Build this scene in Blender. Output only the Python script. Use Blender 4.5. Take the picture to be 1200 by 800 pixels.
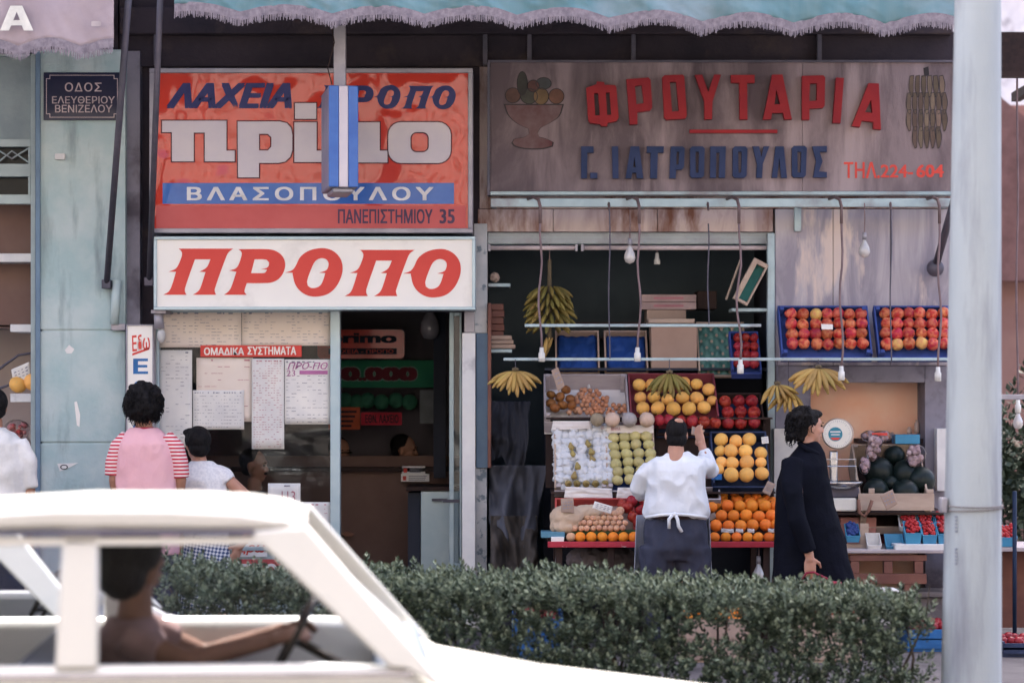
import bpy, bmesh, math, random
from mathutils import Vector, Matrix, noise
for o in list(bpy.data.objects): bpy.data.objects.remove(o)
RN = random.Random(7)
SC = bpy.context.scene; C = SC.collection
# ---------------------------------------------------------------- camera, sky, sun, exposure
CAMY, K, HZ, CH = -16.0, 2720.0, 458.0, 1.65      # 81.6 mm lens across the street, eye height 1.65 m
cd = bpy.data.cameras.new('camera'); cam = bpy.data.objects.new('camera', cd); C.objects.link(cam)
cam.location = (0, CAMY, CH); cam.rotation_euler = (math.pi/2, 0, 0)
cd.lens = 81.6; cd.sensor_width = 36; cd.shift_y = 58/1200
cd.clip_start = 0.1; cd.clip_end = 2000
cd.dof.use_dof = True; cd.dof.focus_distance = 15.0; cd.dof.aperture_fstop = 1.8
SC.camera = cam
SUN_EL, SUN_AZ = math.radians(62), math.radians(-14)
w = bpy.data.worlds.new('World'); SC.world = w; w.use_nodes = True
nt = w.node_tree; nt.nodes.clear()
sky = nt.nodes.new('ShaderNodeTexSky'); sky.sky_type = 'NISHITA'; sky.sun_disc = False
sky.sun_elevation = SUN_EL; sky.sun_rotation = SUN_AZ; sky.air_density = 0.5; sky.dust_density = 6.0; sky.ozone_density = 0.4
bg = nt.nodes.new('ShaderNodeBackground'); bg.inputs[1].default_value = 0.15
wo = nt.nodes.new('ShaderNodeOutputWorld'); nt.links.new(sky.outputs[0], bg.inputs[0]); nt.links.new(bg.outputs[0], wo.inputs[0])
sl = bpy.data.lights.new('sun', 'SUN'); sl.energy = 2.8; sl.angle = math.radians(0.5); sl.color = (1, .95, .86)
so = bpy.data.objects.new('sun', sl); C.objects.link(so)
sd = Vector((math.sin(SUN_AZ)*math.cos(SUN_EL), math.cos(SUN_AZ)*math.cos(SUN_EL), math.sin(SUN_EL)))
so.rotation_euler = sd.to_track_quat('Z', 'Y').to_euler(); so.location = (0, 5, 30)
vs = SC.view_settings; vs.view_transform = 'Standard'; vs.look = 'None'; vs.exposure = 2.8; vs.gamma = 1; vs.use_curve_mapping = False
SC.render.engine = 'CYCLES'; SC.cycles.use_denoising = True
SC.cycles.max_bounces = 8; SC.cycles.transparent_max_bounces = 16; SC.cycles.caustics_reflective = False; SC.cycles.caustics_refractive = False
# ---------------------------------------------------------------- helpers
def Wp(px, py, Y):
    d = (Y-CAMY)/K
    return Vector(((px-600)*d, Y, CH-(py-HZ)*d))
def S(Y): return (Y-CAMY)/K
def XX(px, Y): return (px-600)*S(Y)
def ZZ(py, Y): return CH-(py-HZ)*S(Y)
WL = {}
class MB:
    def __init__(s): s.v = []; s.f = []; s.m = []; s.mi = 0
    def add(s, vs, fs):
        n = len(s.v); s.v += [tuple(v) for v in vs]
        s.f += [tuple(i+n for i in f) for f in fs]; s.m += [s.mi]*len(fs); return s
    def box(s, x0, x1, y0, y1, z0, z1, M=None):
        vs = [Vector((x, y, z)) for z in (z0, z1) for y in (y0, y1) for x in (x0, x1)]
        if M is not None: vs = [M @ v for v in vs]
        return s.add(vs, [(0,2,3,1),(4,5,7,6),(0,1,5,4),(2,6,7,3),(0,4,6,2),(1,3,7,5)])
    def pbox(s, px0, py0, px1, py1, Y, dep):        # front face at Y covers those photo pixels, depth goes back
        return s.box(XX(px0, Y), XX(px1, Y), Y, Y+dep, ZZ(py1, Y), ZZ(py0, Y))
    def tube(s, pts, r, n=8, caps=True):
        pts = [Vector(p) for p in pts]; m = len(pts)
        rs = r if isinstance(r, (list, tuple)) else [r]*m
        vs = []; ref = None
        for i, p in enumerate(pts):
            t = (pts[min(i+1, m-1)]-pts[max(i-1, 0)]).normalized()
            if ref is None: ref = t.orthogonal().normalized()
            a = (ref - t*ref.dot(t)).normalized(); ref = a; b = t.cross(a)
            for k in range(n):
                an = 2*math.pi*k/n; vs.append(p+(a*math.cos(an)+b*math.sin(an))*rs[i])
        fs = [(i*n+k, i*n+(k+1) % n, (i+1)*n+(k+1) % n, (i+1)*n+k) for i in range(m-1) for k in range(n)]
        if caps: fs += [tuple(range(n))[::-1], tuple(range((m-1)*n, m*n))]
        return s.add(vs, fs)
    def cyl(s, p0, p1, r0, r1=None, n=14): return s.tube([p0, p1], [r0, r0 if r1 is None else r1], n)
    def prism(s, poly, y0, y1):                      # polygon in (x,z)
        n = len(poly)
        vs = [(x, y0, z) for x, z in poly]+[(x, y1, z) for x, z in poly]
        return s.add(vs, [tuple(range(n)), tuple(range(2*n-1, n-1, -1))]+[(i, i+n, (i+1) % n+n, (i+1) % n) for i in range(n)])
    def ell(s, c, r, M=None, seg=18, rings=10):
        if not isinstance(r, (tuple, list)): r = (r, r, r)
        c = Vector(c); vs = []
        for j in range(1, rings):
            th = math.pi*j/rings
            for k in range(seg):
                ph = 2*math.pi*k/seg
                v = Vector((r[0]*math.sin(th)*math.cos(ph), r[1]*math.sin(th)*math.sin(ph), r[2]*math.cos(th)))
                vs.append(c+(M @ v if M is not None else v))
        t = Vector((0, 0, r[2])); t = M @ t if M is not None else t
        vs += [c+t, c-t]; a, b = len(vs)-2, len(vs)-1
        fs = [(j*seg+k, (j+1)*seg+k, (j+1)*seg+(k+1) % seg, j*seg+(k+1) % seg) for j in range(rings-2) for k in range(seg)]
        fs += [(a, k, (k+1) % seg) for k in range(seg)]+[(b, (rings-2)*seg+(k+1) % seg, (rings-2)*seg+k) for k in range(seg)]
        return s.add(vs, fs)
    def loft(s, rings, n=28, p=2.0):                 # rings (cx,cy,z,rx,ry), p>2 squarer
        vs = []
        for cx, cy, z, rx, ry in rings:
            for k in range(n):
                a = 2*math.pi*k/n; ca, sa = math.cos(a), math.sin(a)
                vs.append((cx+rx*math.copysign(abs(ca)**(2/p), ca), cy+ry*math.copysign(abs(sa)**(2/p), sa), z))
        m = len(rings)
        return s.add(vs, [(i*n+k, i*n+(k+1) % n, (i+1)*n+(k+1) % n, (i+1)*n+k) for i in range(m-1) for k in range(n)]+[tuple(range(n)), tuple(range((m-1)*n, m*n))])
    def lathe(s, prof, base, n=20, M=None):           # profile of (r,z)
        base = Vector(base); vs = []
        for r, z in prof:
            for k in range(n):
                v = Vector((r*math.cos(2*math.pi*k/n), r*math.sin(2*math.pi*k/n), z)); vs.append(base+(M @ v if M is not None else v))
        m = len(prof)
        return s.add(vs, [(i*n+k, i*n+(k+1) % n, (i+1)*n+(k+1) % n, (i+1)*n+k) for i in range(m-1) for k in range(n)]+[tuple(range(n))[::-1], tuple(range((m-1)*n, m*n))])
    def grid(s, nu, nv, fn):
        vs = [fn(i/nu, j/nv) for j in range(nv+1) for i in range(nu+1)]
        return s.add(vs, [(j*(nu+1)+i, j*(nu+1)+i+1, (j+1)*(nu+1)+i+1, (j+1)*(nu+1)+i) for j in range(nv) for i in range(nu)])
    def build(s, name, mat, parent=None, smooth=False, bevel=0, solid=0, recalc=True):
        return finish(name, s.v, s.f, mat, parent, smooth, bevel, solid, s.m, recalc)
def finish(name, verts, faces, mat, parent=None, smooth=False, bevel=0, solid=0, mi=None, recalc=True):
    xs = [v[0] for v in verts]; ys = [v[1] for v in verts]; zs = [v[2] for v in verts]
    org = Vector(((min(xs)+max(xs))/2, (min(ys)+max(ys))/2, min(zs)))
    me = bpy.data.meshes.new(name); me.from_pydata([Vector(v)-org for v in verts], [], faces)
    mats = mat if isinstance(mat, (list, tuple)) else [mat]
    for m in mats: me.materials.append(m)
    if mi and len(mats) > 1: me.polygons.foreach_set('material_index', mi)
    if recalc:
        bm = bmesh.new(); bm.from_mesh(me); bmesh.ops.recalc_face_normals(bm, faces=bm.faces); bm.to_mesh(me); bm.free()
    if smooth: me.polygons.foreach_set('use_smooth', [True]*len(me.polygons))
    o = bpy.data.objects.new(name, me); C.objects.link(o)
    if parent is not None:
        o.parent = parent; o.location = org-WL[parent]
    else: o.location = org
    WL[o] = org
    if bevel:
        b = o.modifiers.new('bevel', 'BEVEL'); b.width = bevel; b.segments = 2; b.limit_method = 'ANGLE'; b.angle_limit = math.radians(35)
        if not smooth:
            me.polygons.foreach_set('use_smooth', [True]*len(me.polygons)); me.set_sharp_from_angle(angle=math.radians(40))
    if solid:
        b = o.modifiers.new('solid', 'SOLIDIFY'); b.thickness = solid; b.offset = 0
    return o
def tag(o, label, cat, group=None, kind=None):
    if label: o['label'] = label
    if cat: o['category'] = cat
    if group: o['group'] = group
    if kind: o['kind'] = kind
    return o
def thing(name, label, cat, loc, group=None):
    o = bpy.data.objects.new(name, None); C.objects.link(o); o.location = loc; o.empty_display_size = .1
    WL[o] = Vector(loc); return tag(o, label, cat, group)
def struct(o): o['kind'] = 'structure'; return o
KIDS = {}
def copy_tree(o, parent=None):
    c = o.copy(); C.objects.link(c)
    if parent is not None: c.parent = parent
    for k in [x for x in C.objects if x.parent == o]: copy_tree(k, c)
    return c
# ---------------------------------------------------------------- materials
def mat(name, col, rough=.6, col2=None, scale=6, var=.5, bump=0, bscale=40, metal=0, stretch=(1,1,1), rv=0, spec=.2, detail=4, dist=0, emit=None, coat=0, bdet=5, grime=None, gscale=3, gthr=(.5,.68), gstretch=(1,1,1), sss=0):
    m = bpy.data.materials.new(name); m.use_nodes = True
    N = m.node_tree.nodes; L = m.node_tree.links; p = N['Principled BSDF']
    p.inputs['Roughness'].default_value = rough; p.inputs['Metallic'].default_value = metal; p.inputs['Specular IOR Level'].default_value = spec
    if coat: p.inputs['Coat Weight'].default_value = coat; p.inputs['Coat Roughness'].default_value = .08
    if sss: p.inputs['Subsurface Weight'].default_value = sss; p.inputs['Subsurface Scale'].default_value = .01
    tc = N.new('ShaderNodeTexCoord'); oi = N.new('ShaderNodeObjectInfo')
    ad = N.new('ShaderNodeVectorMath'); ad.operation = 'MULTIPLY_ADD'
    ad.inputs[1].default_value = (1,1,1)
    mu = N.new('ShaderNodeMath'); mu.operation = 'MULTIPLY'; mu.inputs[1].default_value = 37
    L.new(oi.outputs['Random'], mu.inputs[0]); L.new(tc.outputs['Object'], ad.inputs[0]); L.new(mu.outputs[0], ad.inputs[2])
    def nz(sc, st, det=detail, di=0):
        mp = N.new('ShaderNodeMapping'); mp.inputs['Scale'].default_value = st; L.new(ad.outputs[0], mp.inputs[0])
        n = N.new('ShaderNodeTexNoise'); n.inputs['Scale'].default_value = sc; n.inputs['Detail'].default_value = det; n.inputs['Distortion'].default_value = di
        n.inputs['Roughness'].default_value = .6
        L.new(mp.outputs[0], n.inputs[0]); return n
    c1 = (*col, 1); c2 = (*(col2 or tuple(x*.72 for x in col)), 1)
    n1 = nz(scale, stretch, detail, dist)
    rp = N.new('ShaderNodeMapRange'); rp.inputs[1].default_value = .5-.25/max(var*2, .01)*.5-.02; rp.inputs[2].default_value = .5+.25/max(var*2, .01)*.5+.02
    L.new(n1.outputs[0], rp.inputs[0])
    mx = N.new('ShaderNodeMix'); mx.data_type = 'RGBA'; mx.inputs[6].default_value = c1; mx.inputs[7].default_value = c2
    L.new(rp.outputs[0], mx.inputs[0]); out = mx.outputs[2]
    if grime:
        n2 = nz(gscale, gstretch, 6); r2 = N.new('ShaderNodeMapRange'); r2.inputs[1].default_value = gthr[0]; r2.inputs[2].default_value = gthr[1]
        L.new(n2.outputs[0], r2.inputs[0]); m2 = N.new('ShaderNodeMix'); m2.data_type = 'RGBA'; m2.inputs[7].default_value = (*grime, 1)
        L.new(r2.outputs[0], m2.inputs[0]); L.new(out, m2.inputs[6]); out = m2.outputs[2]
    if rv:
        hs = N.new('ShaderNodeHueSaturation'); r3 = N.new('ShaderNodeMapRange'); r3.inputs[3].default_value = 1-rv; r3.inputs[4].default_value = 1+rv
        L.new(oi.outputs['Random'], r3.inputs[0]); L.new(r3.outputs[0], hs.inputs['Value'])
        r4 = N.new('ShaderNodeMapRange'); r4.inputs[3].default_value = .5-rv*.06; r4.inputs[4].default_value = .5+rv*.06
        m4 = N.new('ShaderNodeMath'); m4.operation = 'FRACT'; m5 = N.new('ShaderNodeMath'); m5.operation = 'MULTIPLY'; m5.inputs[1].default_value = 7.3
        L.new(oi.outputs['Random'], m5.inputs[0]); L.new(m5.outputs[0], m4.inputs[0]); L.new(m4.outputs[0], r4.inputs[0]); L.new(r4.outputs[0], hs.inputs['Hue'])
        L.new(out, hs.inputs['Color']); out = hs.outputs[0]
    L.new(out, p.inputs['Base Color'])
    if bump:
        nb = nz(bscale, stretch, bdet); b = N.new('ShaderNodeBump'); b.inputs['Strength'].default_value = min(1, bump); b.inputs['Distance'].default_value = .01*max(1, bump)
        L.new(nb.outputs[0], b.inputs['Height']); L.new(b.outputs[0], p.inputs['Normal'])
    if emit:
        p.inputs['Emission Color'].default_value = (*emit[:3], 1); p.inputs['Emission Strength'].default_value = emit[3]
    return m
def glass(name, tint=(.92,.95,.97), fac=.06, rough=.02):
    m = bpy.data.materials.new(name); m.use_nodes = True; N = m.node_tree.nodes; L = m.node_tree.links; N.clear()
    o = N.new('ShaderNodeOutputMaterial'); t = N.new('ShaderNodeBsdfTransparent'); t.inputs[0].default_value = (*tint, 1)
    g = N.new('ShaderNodeBsdfGlossy'); g.inputs['Roughness'].default_value = rough
    mx = N.new('ShaderNodeMixShader'); fr = N.new('ShaderNodeLayerWeight'); fr.inputs[0].default_value = .12
    mm = N.new('ShaderNodeMath'); mm.operation = 'ADD'; mm.inputs[1].default_value = fac*.5; mm.use_clamp = True
    L.new(fr.outputs['Fresnel'], mm.inputs[0]); L.new(mm.outputs[0], mx.inputs[0]); L.new(t.outputs[0], mx.inputs[1]); L.new(g.outputs[0], mx.inputs[2]); L.new(mx.outputs[0], o.inputs[0])
    return m
def stripes(name, c1, c2, freq, axis='Z', rough=.8, check=False):
    m = mat(name, c1, rough); N = m.node_tree.nodes; L = m.node_tree.links; p = N['Principled BSDF']
    tc = N.new('ShaderNodeTexCoord'); mx = N.new('ShaderNodeMix'); mx.data_type = 'RGBA'; mx.inputs[6].default_value = (*c1, 1); mx.inputs[7].default_value = (*c2, 1)
    if check:
        t = N.new('ShaderNodeTexChecker'); t.inputs['Scale'].default_value = freq
        mp = N.new('ShaderNodeMapping'); mp.inputs['Rotation'].default_value = (0, math.radians(35), 0); mp.inputs['Scale'].default_value = (1, .02, 1)
        L.new(tc.outputs['Object'], mp.inputs[0]); L.new(mp.outputs[0], t.inputs['Vector']); L.new(t.outputs['Fac'], mx.inputs[0])
    else:
        t = N.new('ShaderNodeTexWave'); t.bands_direction = axis; t.inputs['Scale'].default_value = freq; t.inputs['Distortion'].default_value = .4
        r = N.new('ShaderNodeMath'); r.operation = 'GREATER_THAN'; r.inputs[1].default_value = .5
        L.new(tc.outputs['Object'], t.inputs[0]); L.new(t.outputs['Fac'], r.inputs[0]); L.new(r.outputs[0], mx.inputs[0])
    L.new(mx.outputs[2], p.inputs['Base Color']); return m
# ---------------------------------------------------------------- lettering and traced outlines (real, slightly raised shapes)
def curve_mesh(splines, ext, off=0):
    c = bpy.data.curves.new('outline', 'CURVE'); c.dimensions = '2D'; c.fill_mode = 'BOTH'; c.extrude = ext; c.offset = off
    for pts in splines:
        s = c.splines.new('POLY'); s.points.add(len(pts)-1); s.use_cyclic_u = True
        for q, (x, y) in zip(s.points, pts): q.co = (x, y, 0, 1)
    return curve_to(c)
def curve_to(c):
    o = bpy.data.objects.new('outline', c); C.objects.link(o)
    dg = bpy.context.evaluated_depsgraph_get(); me = bpy.data.meshes.new_from_object(o.evaluated_get(dg))
    vs = [v.co.copy() for v in me.vertices]; fs = [tuple(p.vertices) for p in me.polygons]
    bpy.data.objects.remove(o); bpy.data.curves.remove(c); bpy.data.meshes.remove(me); return vs, fs
def smooth_loop(pts, sharp=48, sub=4):
    P = [Vector(p) for p in pts]; n = len(P); tg = []
    for i in range(n):
        a = P[i]-P[i-1]; b = P[(i+1) % n]-P[i]
        an = math.degrees(a.angle(b)) if a.length > 1e-9 and b.length > 1e-9 else 0
        tg.append(None if an > sharp else (P[(i+1) % n]-P[i-1])/2)
    out = []
    for i in range(n):
        p, q = P[i], P[(i+1) % n]; m0 = tg[i]; m1 = tg[(i+1) % n]
        L = (q-p).length
        t0 = (m0.normalized()*L if m0 is not None else (q-p)); t1 = (m1.normalized()*L if m1 is not None else (q-p))
        for k in range(sub):
            t = k/sub; h = (2*t**3-3*t*t+1, t**3-2*t*t+t, -2*t**3+3*t*t, t**3-t*t)
            out.append(tuple(p*h[0]+t0*h[1]+q*h[2]+t1*h[3]))
    return out
def outline(name, loops, Y, m, parent, ext=.001, off=0, smooth=True, label=None):
    """loops in photo pixels at depth Y -> raised flat shape, front at Y"""
    sp = []
    for l in loops:
        l = [(XX(x, Y), ZZ(y, Y)) for x, y in l]
        sp.append(smooth_loop(l) if smooth else l)
    vs, fs = curve_mesh(sp, ext, off)
    o = finish(name, [(v.x, Y-v.z+ext, v.y) for v in vs], fs, m, parent)
    if label: o['label'] = label
    return o
def text(body, x0, y0, x1, y1, Y, m, parent, name='lettering', bold=0, shear=0, ext=.0008, space=1.0, rot=0):
    c = bpy.data.curves.new('lettering', 'FONT'); c.body = body; c.extrude = .002; c.shear = shear; c.space_character = space; c.resolution_u = 3
    vs, fs = curve_to(c)
    if bold:                                          # heavier strokes: overprinted a few times, each strike a hair deeper
        v0, f0 = vs, fs; vs = []; fs = []
        for q, (dx, dy) in enumerate(((0,0),(-1,-.6),(1,.6),(-1,.6),(1,-.6),(-.5,0),(.5,0))):
            n = len(vs); vs += [Vector((v.x+dx*bold, v.y+dy*bold, v.z-.0003*q)) for v in v0]; fs += [tuple(i+n for i in f) for f in f0]
    ax = min(v.x for v in vs); bx = max(v.x for v in vs); ay = min(v.y for v in vs); by = max(v.y for v in vs)
    X0, X1, Z0, Z1 = XX(x0, Y), XX(x1, Y), ZZ(y1, Y), ZZ(y0, Y); cx, cz = (X0+X1)/2, (Z0+Z1)/2
    out = []
    for v in vs:
        x = X0+(v.x-ax)/(bx-ax)*(X1-X0)-cx; z = Z0+(v.y-ay)/(by-ay)*(Z1-Z0)-cz
        out.append((cx+x*math.cos(rot)-z*math.sin(rot), Y-(v.z/.002)*ext+ext, cz+x*math.sin(rot)+z*math.cos(rot)))
    return finish(name, out, fs, m, parent)
def blob(name, mb, m, parent=None, vox=.01, it=5, fold=0, ffreq=(9,9,4), recess=None):
    me = bpy.data.meshes.new('b'); me.from_pydata(mb.v, [], mb.f)
    bm = bmesh.new(); bm.from_mesh(me); bmesh.ops.recalc_face_normals(bm, faces=bm.faces); bm.to_mesh(me); bm.free()
    o = bpy.data.objects.new('b', me); C.objects.link(o)
    r = o.modifiers.new('r', 'REMESH'); r.mode = 'VOXEL'; r.voxel_size = vox
    s = o.modifiers.new('s', 'SMOOTH'); s.iterations = it; s.factor = .5
    dg = bpy.context.evaluated_depsgraph_get(); m2 = bpy.data.meshes.new_from_object(o.evaluated_get(dg))
    bpy.data.objects.remove(o); bpy.data.meshes.remove(me)
    vs = []
    for v in m2.vertices:
        c = v.co.copy()
        if fold:
            q = Vector((c.x*ffreq[0], c.y*ffreq[1], c.z*ffreq[2]))
            f = noise.noise(q)+.5*noise.noise(q*2.3+Vector((5, 1, 3))); f = -abs(f)*1.2+.3 if True else f
            c += v.normal*fold*f
        vs.append(c)
    fs = [tuple(p.vertices) for p in m2.polygons]; bpy.data.meshes.remove(m2)
    return finish(name, vs, fs, m, parent, smooth=True)
# ---------------------------------------------------------------- materials used around the street
PAL = dict(
 asphalt=mat('asphalt', (.055,.055,.058), .9, (.04,.04,.042), 3, bump=.6, bscale=160),
 paving=mat('paving', (.115,.105,.112), .95, (.08,.073,.08), 2, bump=.3, bscale=60, grime=(.055,.05,.055)),
 teal=mat('teal_plaster', (.35,.47,.485), .75, (.45,.535,.54), 2.4, .8, .5, 30, grime=(.21,.27,.285), gscale=2.6, gthr=(.52,.70), gstretch=(2.0,1,.4)),
 pilaster=mat('pilaster_paint', (.25,.24,.29), .8, (.17,.16,.2), 3, bump=.2, grime=(.09,.08,.1)),
 shadedark=mat('shade_dark_plaster', (.05,.04,.05), .9, (.03,.026,.036), 2.5, bump=.4, grime=(.09,.065,.06), gthr=(.55,.8)),  # deep shade under the awning, put into the plaster's dark colour
 wallup=mat('upper_plaster', (.48,.45,.42), .9, (.42,.4,.38), 1.5),
 marble=mat('grey_marble', (.43,.395,.43), .45, (.25,.23,.28), 1.5, .7, .05, 20, stretch=(2.6,1,.55), dist=1.6, detail=8, grime=(.58,.48,.44), gscale=1.7, gthr=(.57,.64), gstretch=(2.4,1,.55)),
 rustmarble=mat('stained_marble', (.50,.41,.40), .55, (.33,.25,.25), 2.4, .9, .1, 20, stretch=(1.8,1,.6), dist=1.2, detail=8, grime=(.16,.065,.04), gscale=2.6, gthr=(.49,.62), gstretch=(1.8,1,.5)),
 palemetal=mat('pale_blue_metal', (.42,.53,.56), .45, (.33,.43,.47), 5, grime=(.25,.25,.27), metal=.1),
 alu=mat('blue_aluminium', (.36,.47,.53), .4, (.44,.54,.58), 4, metal=.25),
 alugrey=mat('aluminium_frame', (.33,.32,.36), .45, (.25,.24,.28), 6, metal=.3),  # plain greyer aluminium for frames and small fittings
 darkmetal=mat('dark_paint_metal', (.075,.075,.1), .5, (.11,.10,.13), 7, metal=.2),
 whitepaint=mat('white_paint', (.68,.68,.68), .5, (.58,.58,.6), 5, grime=(.35,.34,.36), gthr=(.6,.72)),
 postpaint=mat('mottled_post', (.50,.50,.52), .7, (.40,.42,.45), 9, bump=.3, grime=(.16,.2,.24), gscale=11, gthr=(.56,.62)),
 bluepost=mat('blue_grey_post', (.15,.23,.32), .6, (.12,.18,.26), 5, bump=.15),
 darkwood=mat('dark_wood', (.042,.024,.022), .65, (.026,.016,.016), 4, stretch=(6,1,1), bump=.2),
 redwood=mat('red_wood_edge', (.19,.085,.065), .6, (.14,.06,.05), 5),
 brownboard=mat('brown_board', (.15,.09,.078), .7, (.19,.12,.10), 2, bump=.1),
 beigewall=mat('beige_wall', (.40,.34,.32), .85, (.34,.28,.27), 2),
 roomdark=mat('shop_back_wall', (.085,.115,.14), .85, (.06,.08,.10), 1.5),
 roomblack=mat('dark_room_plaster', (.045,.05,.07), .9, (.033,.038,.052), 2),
 orangewall=mat('orange_board', (.86,.45,.30), .7, (.88,.55,.41), 2, bump=.1, grime=(.88,.68,.56), gscale=1.5, gthr=(.5,.8)),
 concrete=mat('concrete', (.22,.20,.22), .9, (.16,.145,.165), 3, bump=.4),
 brick=mat('brown_render', (.33,.2,.17), .85, (.28,.16,.14), 2),
)
# ---------------------------------------------------------------- ground
def slab(name, x0, x1, y0, y1, z, m, dz=.3): return struct(MB().box(x0, x1, y0, y1, z-dz, z).build(name, m))
slab('ground', -300, 300, -300, 300, -.40, PAL['asphalt'], .5)
slab('road', -120, 120, -14.4, -5.1, -.12, PAL['asphalt'], .25)
slab('pavement', -120, 120, -4.95, 40, 0, PAL['paving'], .35)
slab('kerb', -120, 120, -5.1, -4.952, .004, PAL['concrete'], .35)
slab('far_pavement', -120, 120, -40, -14.4, 0, PAL['paving'], .35)
mk = MB()
for i in range(-14, 14): mk.box(i*4, i*4+1.6, -9.33, -9.21, -.13, -.116)
struct(mk.build('lane_marking', PAL['whitepaint']))
# ---------------------------------------------------------------- the building (one thing, its walls are parts)
bld = thing('corner_building', 'old street building with teal plaster pilaster and marble cladding round its ground floor shops', 'building', (0, 0, 0))
def bpart(name, mb, m, bevel=0, smooth=False, parent=None): return mb.build(name, PAL[m] if isinstance(m, str) else m, parent or bld, smooth, bevel)
XL, XR = -14.0, XX(1117, 0)
x47, x147, x165, x180, x571, x905 = [XX(p, 0) for p in (47, 147, 165, 178, 571, 905)]
zt = ZZ(78, 0)
# teal pilaster with two joints
m = MB()
for a, b in ((60, 386), (388, 517.5), (519.5, 745)): m.pbox(47, a, 147, b, -.10, .4)
m.box(XX(49,-.1), XX(145,-.1), -.09, .3, -.01, ZZ(58,-.1)); bpart('pilaster', m, 'teal', .004)
bpart('pilaster_edge', MB().pbox(41.5, 60, 46.8, 745, -.12, .3), 'bluepost')
bpart('grey_pilaster', MB().pbox(147.2, 60, 164, 744, -.04, .3), 'pilaster')
bpart('grey_pilaster', MB().pbox(164.2, 60, 180, 744, .06, .3), 'shadedark')  # the dark gap beside it, filled with the shade-dark plaster
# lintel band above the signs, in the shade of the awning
m = MB().box(XX(140,0), XR, .0, .35, ZZ(78,0), ZZ(-10,0)); bpart('lintel', m, 'shadedark')
m = MB().pbox(140, 8, 1117, 40, -.08, .1); bpart('cornice', m, 'shadedark', .01)
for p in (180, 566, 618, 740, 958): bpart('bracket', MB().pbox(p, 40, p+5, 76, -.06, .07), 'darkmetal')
m = MB().box(XL, XX(140,0)-.01, 0, .35, ZZ(62,0), ZZ(-10,0)); bpart('lintel', m, 'shadedark')
# upper storeys, out of the picture: they shade the pavement
m = MB().box(XL, XR, .0, 9, ZZ(-10,0)+.003, 13.6); bpart('upper_wall', m, 'wallup')
for k in range(3):
    b = MB().box(XL+.5, XR-.5, -1.0, -.004, 6.6+k*2.6, 6.75+k*2.6); sl_ = bpart('balcony', b, 'wallup')
    b = MB()
    for i in range(90): b.cyl((XL+.6+i*.18, -.95, 6.75+k*2.6), (XL+.6+i*.18, -.95, 7.65+k*2.6), .012, n=5)
    b.box(XL+.5, XR-.5, -.98, -.92, 7.65+k*2.6, 7.7+k*2.6); b.build('railing', PAL['darkmetal'], sl_)
# wall behind/around the lottery shop
bpart('jamb', MB().pbox(555.5, 262, 571, 390, -.008, .25), 'postpaint', .003)
bpart('jamb', MB().pbox(558, 390.3, 572, 548, -.004, .25), 'bluepost', .003)
bpart('jamb', MB().pbox(556, 548.3, 570.5, 742, .01, .25), 'postpaint', .003)
bpart('jamb', MB().pbox(553, 60, 574, 261.8, .03, .25), 'shadedark')
# marble lintel slabs and wall
m = MB()
for a, b in ((560, 648), (648.6, 770), (770.6, 906)): m.pbox(a, 245, b, 271.5, 0, .3)
m.pbox(562, 70, 1116, 244.5, .02, .3); bpart('marble_lintel', m, 'rustmarble', .003)
m = MB()
for a, b in ((908.5, 976), (976.6, 1043), (1043.6, 1116)): m.pbox(a, 245, b, 428, -.01, .3)
bpart('marble_slab', m, 'marble', .003)
m = MB().pbox(908.5, 428.5, 950, 735, -.005, .3).pbox(1084, 428.5, 1117, 735, -.005, .3).pbox(950.3, 428.5, 1083.7, 448, -.005, .3); bpart('niche_wall', m, 'pilaster', .003)
# niche
m = MB().box(XX(945,.3), XX(1095,.3), .31, .41, 0, ZZ(440,.3)); m2 = 0; bpart('niche_back', m, 'orangewall')
m = MB().box(XX(949,.3), XX(950,.3)-.001, .296, .309, 0, ZZ(440,.3)).box(XX(1084,.3), XX(1084,.3)+.05, .296, .309, 0, ZZ(440,.3)); bpart('niche_side', m, 'brownboard')
# right end wall
bpart('end_wall', MB().box(XR-.3, XR, .32, 9, -.01, ZZ(-10,0)), 'wallup')
bpart('back_wall', MB().box(XL, XR-.31, 8.7, 9, -.01, ZZ(-10,0)), 'wallup')
# plinth step
bpart('plinth', MB().pbox(905, 700, 1118, 745, -.55, .52), 'concrete', .01)
bpart('plinth', MB().pbox(1000, 693, 1118, 699.8, -.60, .3), 'concrete', .01)
# fruit shop room
rx0, rx1, ry, rz = XX(571,0), XX(906,0), 1.45, ZZ(262,0)
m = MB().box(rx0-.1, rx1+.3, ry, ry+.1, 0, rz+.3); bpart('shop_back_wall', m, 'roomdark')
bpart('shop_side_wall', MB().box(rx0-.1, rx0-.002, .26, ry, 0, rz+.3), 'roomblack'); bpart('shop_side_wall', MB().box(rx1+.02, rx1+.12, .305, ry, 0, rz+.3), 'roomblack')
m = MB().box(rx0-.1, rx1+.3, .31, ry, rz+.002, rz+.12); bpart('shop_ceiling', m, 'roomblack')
m = MB().pbox(571.5, 272, 906, 286, .05, .2); bpart('shutter_box', m, 'palemetal', .005)
m = MB()
for q in range(8): m.pbox(572, 273+q*1.6, 905, 273.7+q*1.6, .045, .1)
bpart('shutter_slats', m, 'alugrey')
m = MB().pbox(899.5, 273, 908, 735, -.03, .08); bpart('door_post', m, 'palemetal', .004)
m = MB().pbox(571.5, 355, 575.5, 548, -.06, .3); bpart('door_edge', m, 'redwood', .004)
m = MB().pbox(640, 394.5, 905, 397.5, 1.2, .25); bpart('wall_shelf', m, 'darkmetal')
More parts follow.
